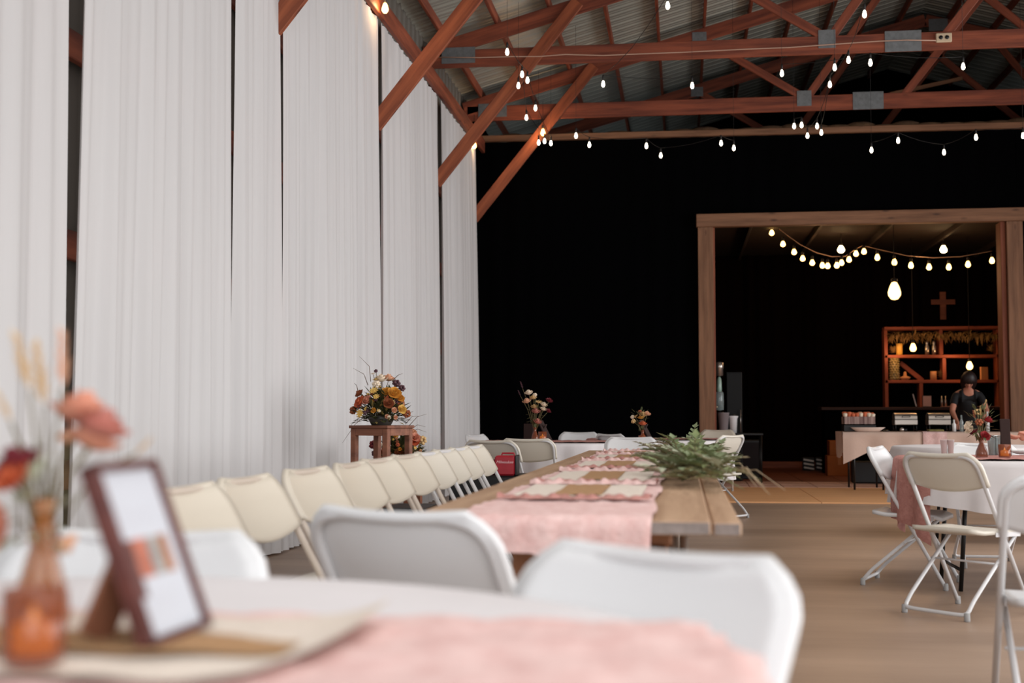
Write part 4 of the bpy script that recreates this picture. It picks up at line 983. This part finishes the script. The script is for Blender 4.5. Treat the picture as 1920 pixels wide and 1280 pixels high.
# orange boxes
M_carton = mat('orange_carton', (176, 96, 30), .7, var=.08)
YO = 21.8; xa = at(1557, 860, Y=YO).x; xb = at(1592, 860, Y=YO).x
zs_ = at(1570, 854, Y=YO).z; zt4 = at(1570, 826, Y=YO).z
for (z0, z1, d_, l) in ((.013, zs_, 0, 'lower orange carton beside the buffet cloth'), (zs_+.002, zt4, .04, 'upper orange carton stacked beside the buffet cloth')):
    t = thing('carton', l, 'box', ((xa+xb)/2+d_, YO+.18, z0), 0, 'orange cartons left of the buffet'); w = (xb-xa)/2+.05
    MB().box(-w, w, -.18, .18, 0, z1-z0, .006).build('box_body', M_carton, t); MB().box(-.03, .03, -.183, -.18, (z1-z0)*.55, z1-z0).build('tape', mat('tape', (196, 120, 50), .4), t)
for px, l in ((1517, 'left dark bundle with pale pieces on the room floor'), (1541, 'right dark bundle with pale pieces on the room floor')):
    p = at(px, 882, Z=.013); t = thing('storage_rack', l, 'rack', (p.x, p.y, .013), 0, 'small pale wire pieces by the cartons')
    for k in range(3): MB().bar((-.09, .02*k, .06+.07*k), (.09, .02*k, .03+.07*k), .05, .03).build('pale_piece', M_cup, t)
    MB().box(-.11, .11, .08, .12, 0, .24, .01).build('dark_case', M_blkplastic, t)
p = at(1615, 888, Y=19.4); o = MB().box(-.22, .22, -.12, .12, 0, .32, .02).build('storage_bin', M_blkplastic); o.location = (at(1625, 880, Y=19.4).x, 19.4, .021); tag(o, 'dark storage bin under the buffet cloth', 'bin')

# ------------------------------------------------------------ lights you can see
def bulb_mb(r, h): return MB().lathe([(0, 0), (r*.55, h*.05), (r*.95, h*.25), (r, h*.42), (r*.7, h*.75), (r*.4, h*.95), (0, h)], 10)
def strand(label, pts, m, r, h, drop=.05, cable=None, cm=M_cord, cat='string lights'):
    """pts: 3-D centres of the bulbs"""
    t = thing('string_lights', label, cat, tuple(pts[0])); o0 = Vector(pts[0])
    me = bulb_mb(r, h).mesh('bulb'); me.materials.append(m); ms = MB().lathe([(0, 0), (r*.55, 0), (r*.55, .05), (r*.3, .07), (0, .07)], 8).mesh('socket'); ms.materials.append(M_cord)
    top = []
    for p in pts:
        q = Vector(p)-o0; b_ = link('bulb', me, t, q+Vector((0, 0, -h/2))); link('socket', ms, b_, Vector((0, 0, h-.005))); top.append(q+Vector((0, 0, h/2+.06)))
    cp = []
    src = [Vector(c)-o0 for c in cable] if cable else top
    for a, b in zip(src, src[1:]):
        n = 4
        for i in range(n): s = i/n; cp.append(a.lerp(b, s)+Vector((0, 0, -.03*sin(pi*s)*(0 if cable else (b-a).length))))
    cp.append(src[-1])
    if len(cp) > 1: MB().tube(cp, .0035 if not cable else .006, 5).build('cable', cm, t)
    for a, b in zip(top, top):
        pass
    return t
def zb_(px, py, z=4.75): 
    d = (780-py); Y = (z-1)*2400/d; Y = min(Y, 17.9); return at(px, py, Y=Y)
def S1(label, pxs, z=4.85, Y=None):
    P = [at(a, b, Y=Y) if Y else zb_(a, b, z) for a, b in pxs]; t = strand(label, P, M_bulbw, .021, .082)
    for p in (P[0], P[-1]):
        q = p-P[0]; MB().tube([q+Vector((0, 0, .09)), q+Vector((0, 0, max(.2, rz_(p.x)-p.z+.1)))], .0022, 4).build('hanger_wire', M_cord, t)
    return t
S1('string of bulbs running back over the first knee brace end', [(951, 97), (989, 150), (1004, 202), (1033, 268)])
S1('string of small bulbs beside the nearest hanging bulb', [(972, 160), (979, 139), (987, 220), (1021, 264), (1010, 267)])
S1('string of bulbs across the black wall below the beam, left half', [(1080, 254), (1105, 271), (1212, 273), (1239, 291), (1352, 268), (1376, 277)], 4.6)
S1('string of bulbs hanging between the trusses at centre', [(1252, 10), (1131, 157), (1298, 160)])
S1('string of bulbs running back past the small truss plates', [(1621, 26), (1591, 112), (1556, 158), (1540, 248)])
S1('string of bulbs at the small plate of the far truss', [(1565, 126), (1532, 236), (1514, 254), (1503, 234), (1489, 236)])
S1('string of bulbs hanging between the trusses at right', [(1806, 124), (1632, 117), (1466, 137)])
S1('string of bulbs across the black wall at upper right', [(1918, 254), (1830, 257), (1770, 285), (1684, 263), (1634, 281)], 4.6)
def lampbulb(px, py, Y, label, r=.035, h=.11, m=M_bulby, pw=2.0, col=(1, .6, .3), lie=None):
    p = at(px, py, Y=Y); t = thing('light_bulb', label, 'light bulb', p[:])
    if py < 300: MB().tube([(0, 0, h/2+.04), (0, 0, .45)], .003, 5).build('cord', M_cord, t)
    b = bulb_mb(r, h).build('glass_bulb', m, t); b.location = (0, 0, -h/2)
    MB().lathe([(0, 0), (r*.5, 0), (r*.5, .045), (r*.2, .06), (0, .06)], 10, (0, 0, h/2-.006)).build('socket', M_cord, t)
    if pw: point('bulb_light', (p.x, p.y-.09, p.z-.02), pw, col, .04)
    return t, p
lampbulb(1018, 248, 18.1, 'bright bulb against the farthest knee brace', pw=5)
lampbulb(722, 15, 12.0, 'bright bulb at the curtain top near the nearest full knee brace', pw=4)
lampbulb(889, 272, 18.0, 'bulb at the corner of curtain and black wall', pw=3)
# back room strings
YL = 21.5
aL = [(1447, 436), (1468, 457), (1489, 472), (1505, 484), (1523, 492), (1542, 497), (1552, 498), (1569, 497), (1578, 492), (1592, 486), (1605, 475), (1620, 471)]
aR = [(1645, 482), (1677, 491), (1708, 497), (1742, 500), (1779, 500), (1815, 495), (1860, 488)]
cL = [at(x, y, Y=YL) for x, y in ((1455, 424), (1475, 440), (1500, 458), (1530, 473), (1560, 481), (1585, 480), (1605, 466), (1618, 460))]
cRr = [at(x, y, Y=YL) for x, y in ((1618, 460), (1650, 468), (1700, 479), (1750, 483), (1800, 481), (1840, 474), (1862, 470))]
strand('left swag of round bulbs inside the doorway', [at(x, y, Y=YL) for x, y in aL], M_bulby, .042, .10, cable=cL, cm=M_cordw)
strand('right swag of round bulbs inside the doorway', [at(x, y, Y=YL) for x, y in aR], M_bulby, .042, .11, cable=cRr, cm=M_cordw)
def pendant(px, py, Y, label, r, h, m, pw, ztop=4.1, group=None):
    t, p = lampbulb(px, py, Y, label, r, h, m, 0)
    MB().tube([(0, 0, h/2+.05), (0, 0, ztop-p.z)], .005, 6).build('cord', M_cord, t)
    t['category'] = 'pendant lamp'; return t
pendant(1577, 467, 22.2, 'bright ceiling bulb over the left swag', .06, .13, mat('bulb_glow_bright', (255, 240, 210), emit=(255, 214, 150), es=25), 0)
pendant(1769, 467, 22.2, 'bright ceiling bulb over the right swag', .06, .13, MATS['bulb_glow_bright'], 0)
pendant(1677, 545, 20.6, 'large amber teardrop bulb hanging in the doorway', .10, .29, M_bulbbig, 0)
pendant(1712, 651, 22.85, 'teardrop bulb hanging before the upper shelf', .055, .15, M_bulby, 0)
pendant(1818, 685, 22.85, 'teardrop bulb hanging before the middle shelf', .055, .15, M_bulby, 0)

# ------------------------------------------------------------ people
def skin_mesh(name, chains, sub=2):
    """chains: list of lists of (point, radius); chains whose first point is already known branch from it. Returns the evaluated mesh."""
    vs = []; es = []; rad = []; roots = []; idx = {}
    for ch in chains:
        prev = None
        for k, (p, r) in enumerate(ch):
            key = tuple(round(c, 4) for c in p)
            if key in idx: i = idx[key]
            else:
                i = len(vs); vs.append(p); rad.append(r); idx[key] = i
                if k == 0: roots.append(i)
            if prev is not None: es.append((prev, i))
            prev = i
    me = bpy.data.meshes.new(name); me.from_pydata(vs, es, []); o = bpy.data.objects.new(name, me); COL.objects.link(o)
    md = o.modifiers.new('skin', 'SKIN'); sv = me.skin_vertices[0].data if me.skin_vertices else None
    if sv is None:
        bpy.context.view_layer.objects.active = o; sv = me.skin_vertices[0].data
    for i, r in enumerate(rad): sv[i].radius = (r, r) if not isinstance(r, tuple) else r; sv[i].use_root = i in roots
    m2 = o.modifiers.new('sub', 'SUBSURF'); m2.levels = sub; m2.render_levels = sub
    dg = bpy.context.evaluated_depsgraph_get(); out = bpy.data.meshes.new_from_object(o.evaluated_get(dg)); bpy.data.objects.remove(o)
    vv = [tuple(v.co) for v in out.vertices]; ff = [tuple(p.vertices) for p in out.polygons]; return vv, ff
def hand_chains(w, d, side, r=.009, L=.075):
    """w wrist, d pointing direction, side = direction across the palm"""
    w = Vector(w); d = Vector(d).normalized(); s = Vector(side).normalized(); n = d.cross(s).normalized(); out = []
    for k, (o, l) in enumerate(((-.032, .85), (-.011, 1.0), (.011, .95), (.032, .75))):
        b = w+d*.075+s*o*.8; out.append([(tuple(b), r), (tuple(b+d*L*.45*l+s*o*.2-n*.008), r*.9), (tuple(b+d*L*.8*l+s*o*.2-n*.028), r*.8), (tuple(b+d*L*1.0*l+s*o*.2-n*.045), r*.7)])
    b = w+d*.03-s*.022; out.append([(tuple(b), r*1.2), (tuple(b+d*.025-s*.03-n*.01), r*1.1), (tuple(b+d*.055-s*.04-n*.025), r*.85)])
    return out
def person(label, base, J, dress_m, hair, face_dir, sleeves=True, hs_=1.0, psc=1.0):
    t = thing('person', label, 'person', base)
    ch = [[(J['pelvis'], .12), (J['waist'], .105), (J['chest'], .112), (J['collar'], .08), (J['neck'], .05), (J['head'], .05)]]
    for s in 'LR':
        ch.append([(J['collar'], .085), (J['sh'+s], .058), (J['el'+s], .042), (J['wr'+s], .028), (tuple(Vector(J['wr'+s])+Vector(J['hd'+s])*.05), (.036, .02)), (tuple(Vector(J['wr'+s])+Vector(J['hd'+s])*.085), (.036, .016))])
        ch.append([(J['pelvis'], .12), (J['hip'+s], .088), (J['kn'+s], .06), (J['an'+s], .04), (J['to'+s], .035)])
        ch += hand_chains(J['wr'+s], J['hd'+s], J['sd'+s])
    vv, ff = skin_mesh('body', ch); mb = MB().add(vv, ff, True)
    H = Vector(J['head']); fd = Vector(face_dir).normalized(); up = (Vector(J['head'])-Vector(J['neck'])).normalized(); up = (up-fd*up.dot(fd)).normalized(); rt = fd.cross(up)
    c = H+up*.05
    def hd(u, v):
        a = 2*pi*u; b = pi*v; x = sin(b)*sin(a); y = sin(b)*cos(a); z = cos(b)
        k = 1-.16*max(0, -z)*(1 if True else 0); nose = .018*max(0, 1-((x)/.16)**2)*max(0, 1-((z+.12)/.28)**2) if y > 0 else 0
        return tuple(c+rt*x*.074*k+fd*(y*.092*k+nose)+up*z*.115)
    mb.grid(hd, 24, 16)
    for s in (-1, 1): mb.ball(c+rt*s*.075, .02, 6, (.5, 1, 1.3))
    mb.build('body', M_skin, t)
    for s in (-1, 1): MB().ball(c+rt*s*.03+fd*.082+up*.008, .009, 6).build('eye', M_dark, t)
    MB().ball(c+fd*.08-up*.055, .02, 8, (1, .5, .35)).build('mouth', F_pink, t)
    g = MB()
    def hr(u, v):
        a = 2*pi*u; b = pi*v*hair; x = sin(b)*sin(a); y = sin(b)*cos(a); z = cos(b); k = 1.0+.05*sin(a*17)*sin(b)
        fr = max(0, y)*max(0, -z+.35)*.11
        return tuple(c+rt*x*.092*k*hs_+fd*(y*.1*k*hs_-fr-.012)+up*(z*(.13*hs_ if z > 0 else .16*hs_*hs_)+.008))
    g.grid(hr, 40, 14).build('hair', M_hair, t)
    dch = [[(J['pelvis'], .16), (J['waist'], .148), (J['chest'], .165), (tuple(Vector(J['chest']).lerp(Vector(J['collar']), .7)), .13)]]
    for s in 'LR': dch.append([(J['pelvis'], .15), (J['hip'+s], .108), (J['kn'+s], .09)])
    if sleeves:
        for s in 'LR': dch.append([(tuple(Vector(J['chest']).lerp(Vector(J['collar']), .6)), .105), (J['sh'+s], .07), (tuple(Vector(J['sh'+s]).lerp(Vector(J['el'+s]), .7)), .055)])
    vv, ff = skin_mesh('dress', dch); MB().add(vv, ff, True).build('dress', dress_m, t)
    t.scale = (psc,)*3
    for s in 'LR': a = Vector(J['an'+s]); b = Vector(J['to'+s]); MB().tube([a+Vector((0, 0, -.01)), a.lerp(b, .5), b+(b-a)*.25], [.045, .045, .03], 8).build('shoe', M_blkplastic, t)
    return t
# woman bowed over the buffet, facing the room
wx = at(1815, 740, Y=18.75).x
J = dict(pelvis=(0.03, .14, .95), waist=(.02, .08, 1.10), chest=(.0, -.05, 1.28), collar=(-.02, -.15, 1.42), neck=(-.02, -.22, 1.49), head=(-.03, -.30, 1.54),
         shL=(-.19, -.12, 1.37), elL=(-.27, -.28, 1.12), wrL=(-.25, -.50, .98), hdL=(0, -.8, -.6), sdL=(1, 0, 0),
         shR=(.17, -.12, 1.38), elR=(.25, -.22, 1.13), wrR=(.14, -.45, 1.02), hdR=(-.2, -.8, -.5), sdR=(-1, 0, 0),
         hipL=(-.09, .14, .88), knL=(-.10, .12, .48), anL=(-.10, .15, .09), toL=(-.11, .03, .045),
         hipR=(.12, .14, .88), knR=(.12, .12, .48), anR=(.12, .15, .09), toR=(.13, .03, .045))
person('dark-haired woman in a black dress bowed over the buffet', (wx, 18.85, .02), J, M_dress, .95, (-.15, -.7, -.75), sleeves=True, hs_=1.25, psc=.93)
# guest mostly outside the frame, reaching over the right round table
hp = Vector(at(1893, 822, Y=8.2)); gx, gy = 3.12, 8.25
tl = lambda p: (p[0]-gx, p[1]-gy, p[2])
wr_ = Vector((hp.x+.13, 8.21, hp.z+.035)); 
J = dict(pelvis=(.05, 0, .53), waist=(.04, 0, .68), chest=(-.02, 0, .90), collar=(-.06, 0, 1.05), neck=(-.08, 0, 1.12), head=(-.11, 0, 1.2),
         shL=(-.05, -.18, 1.01), elL=(-.25, -.2, .84), wrL=tl(wr_), hdL=(-.9, .1, -.35), sdL=(0, 1, -.2),
         shR=(-.05, .18, 1.01), elR=(-.15, .27, .82), wrR=(-.38, .22, .80), hdR=(-1, -.1, -.1), sdR=(0, -1, 0),
         hipL=(.0, -.09, .50), knL=(-.4, -.1, .50), anL=(-.36, -.1, .09), toL=(-.48, -.1, .045),
         hipR=(.0, .09, .50), knR=(-.4, .1, .50), anR=(-.36, .1, .09), toR=(-.48, .1, .045))
person('seated guest at the right edge, only a reaching hand and forearm in view', (gx, gy, 0), J, mat('rose_blouse', (176, 84, 84), .7), .8, (-.9, 0, -.35))
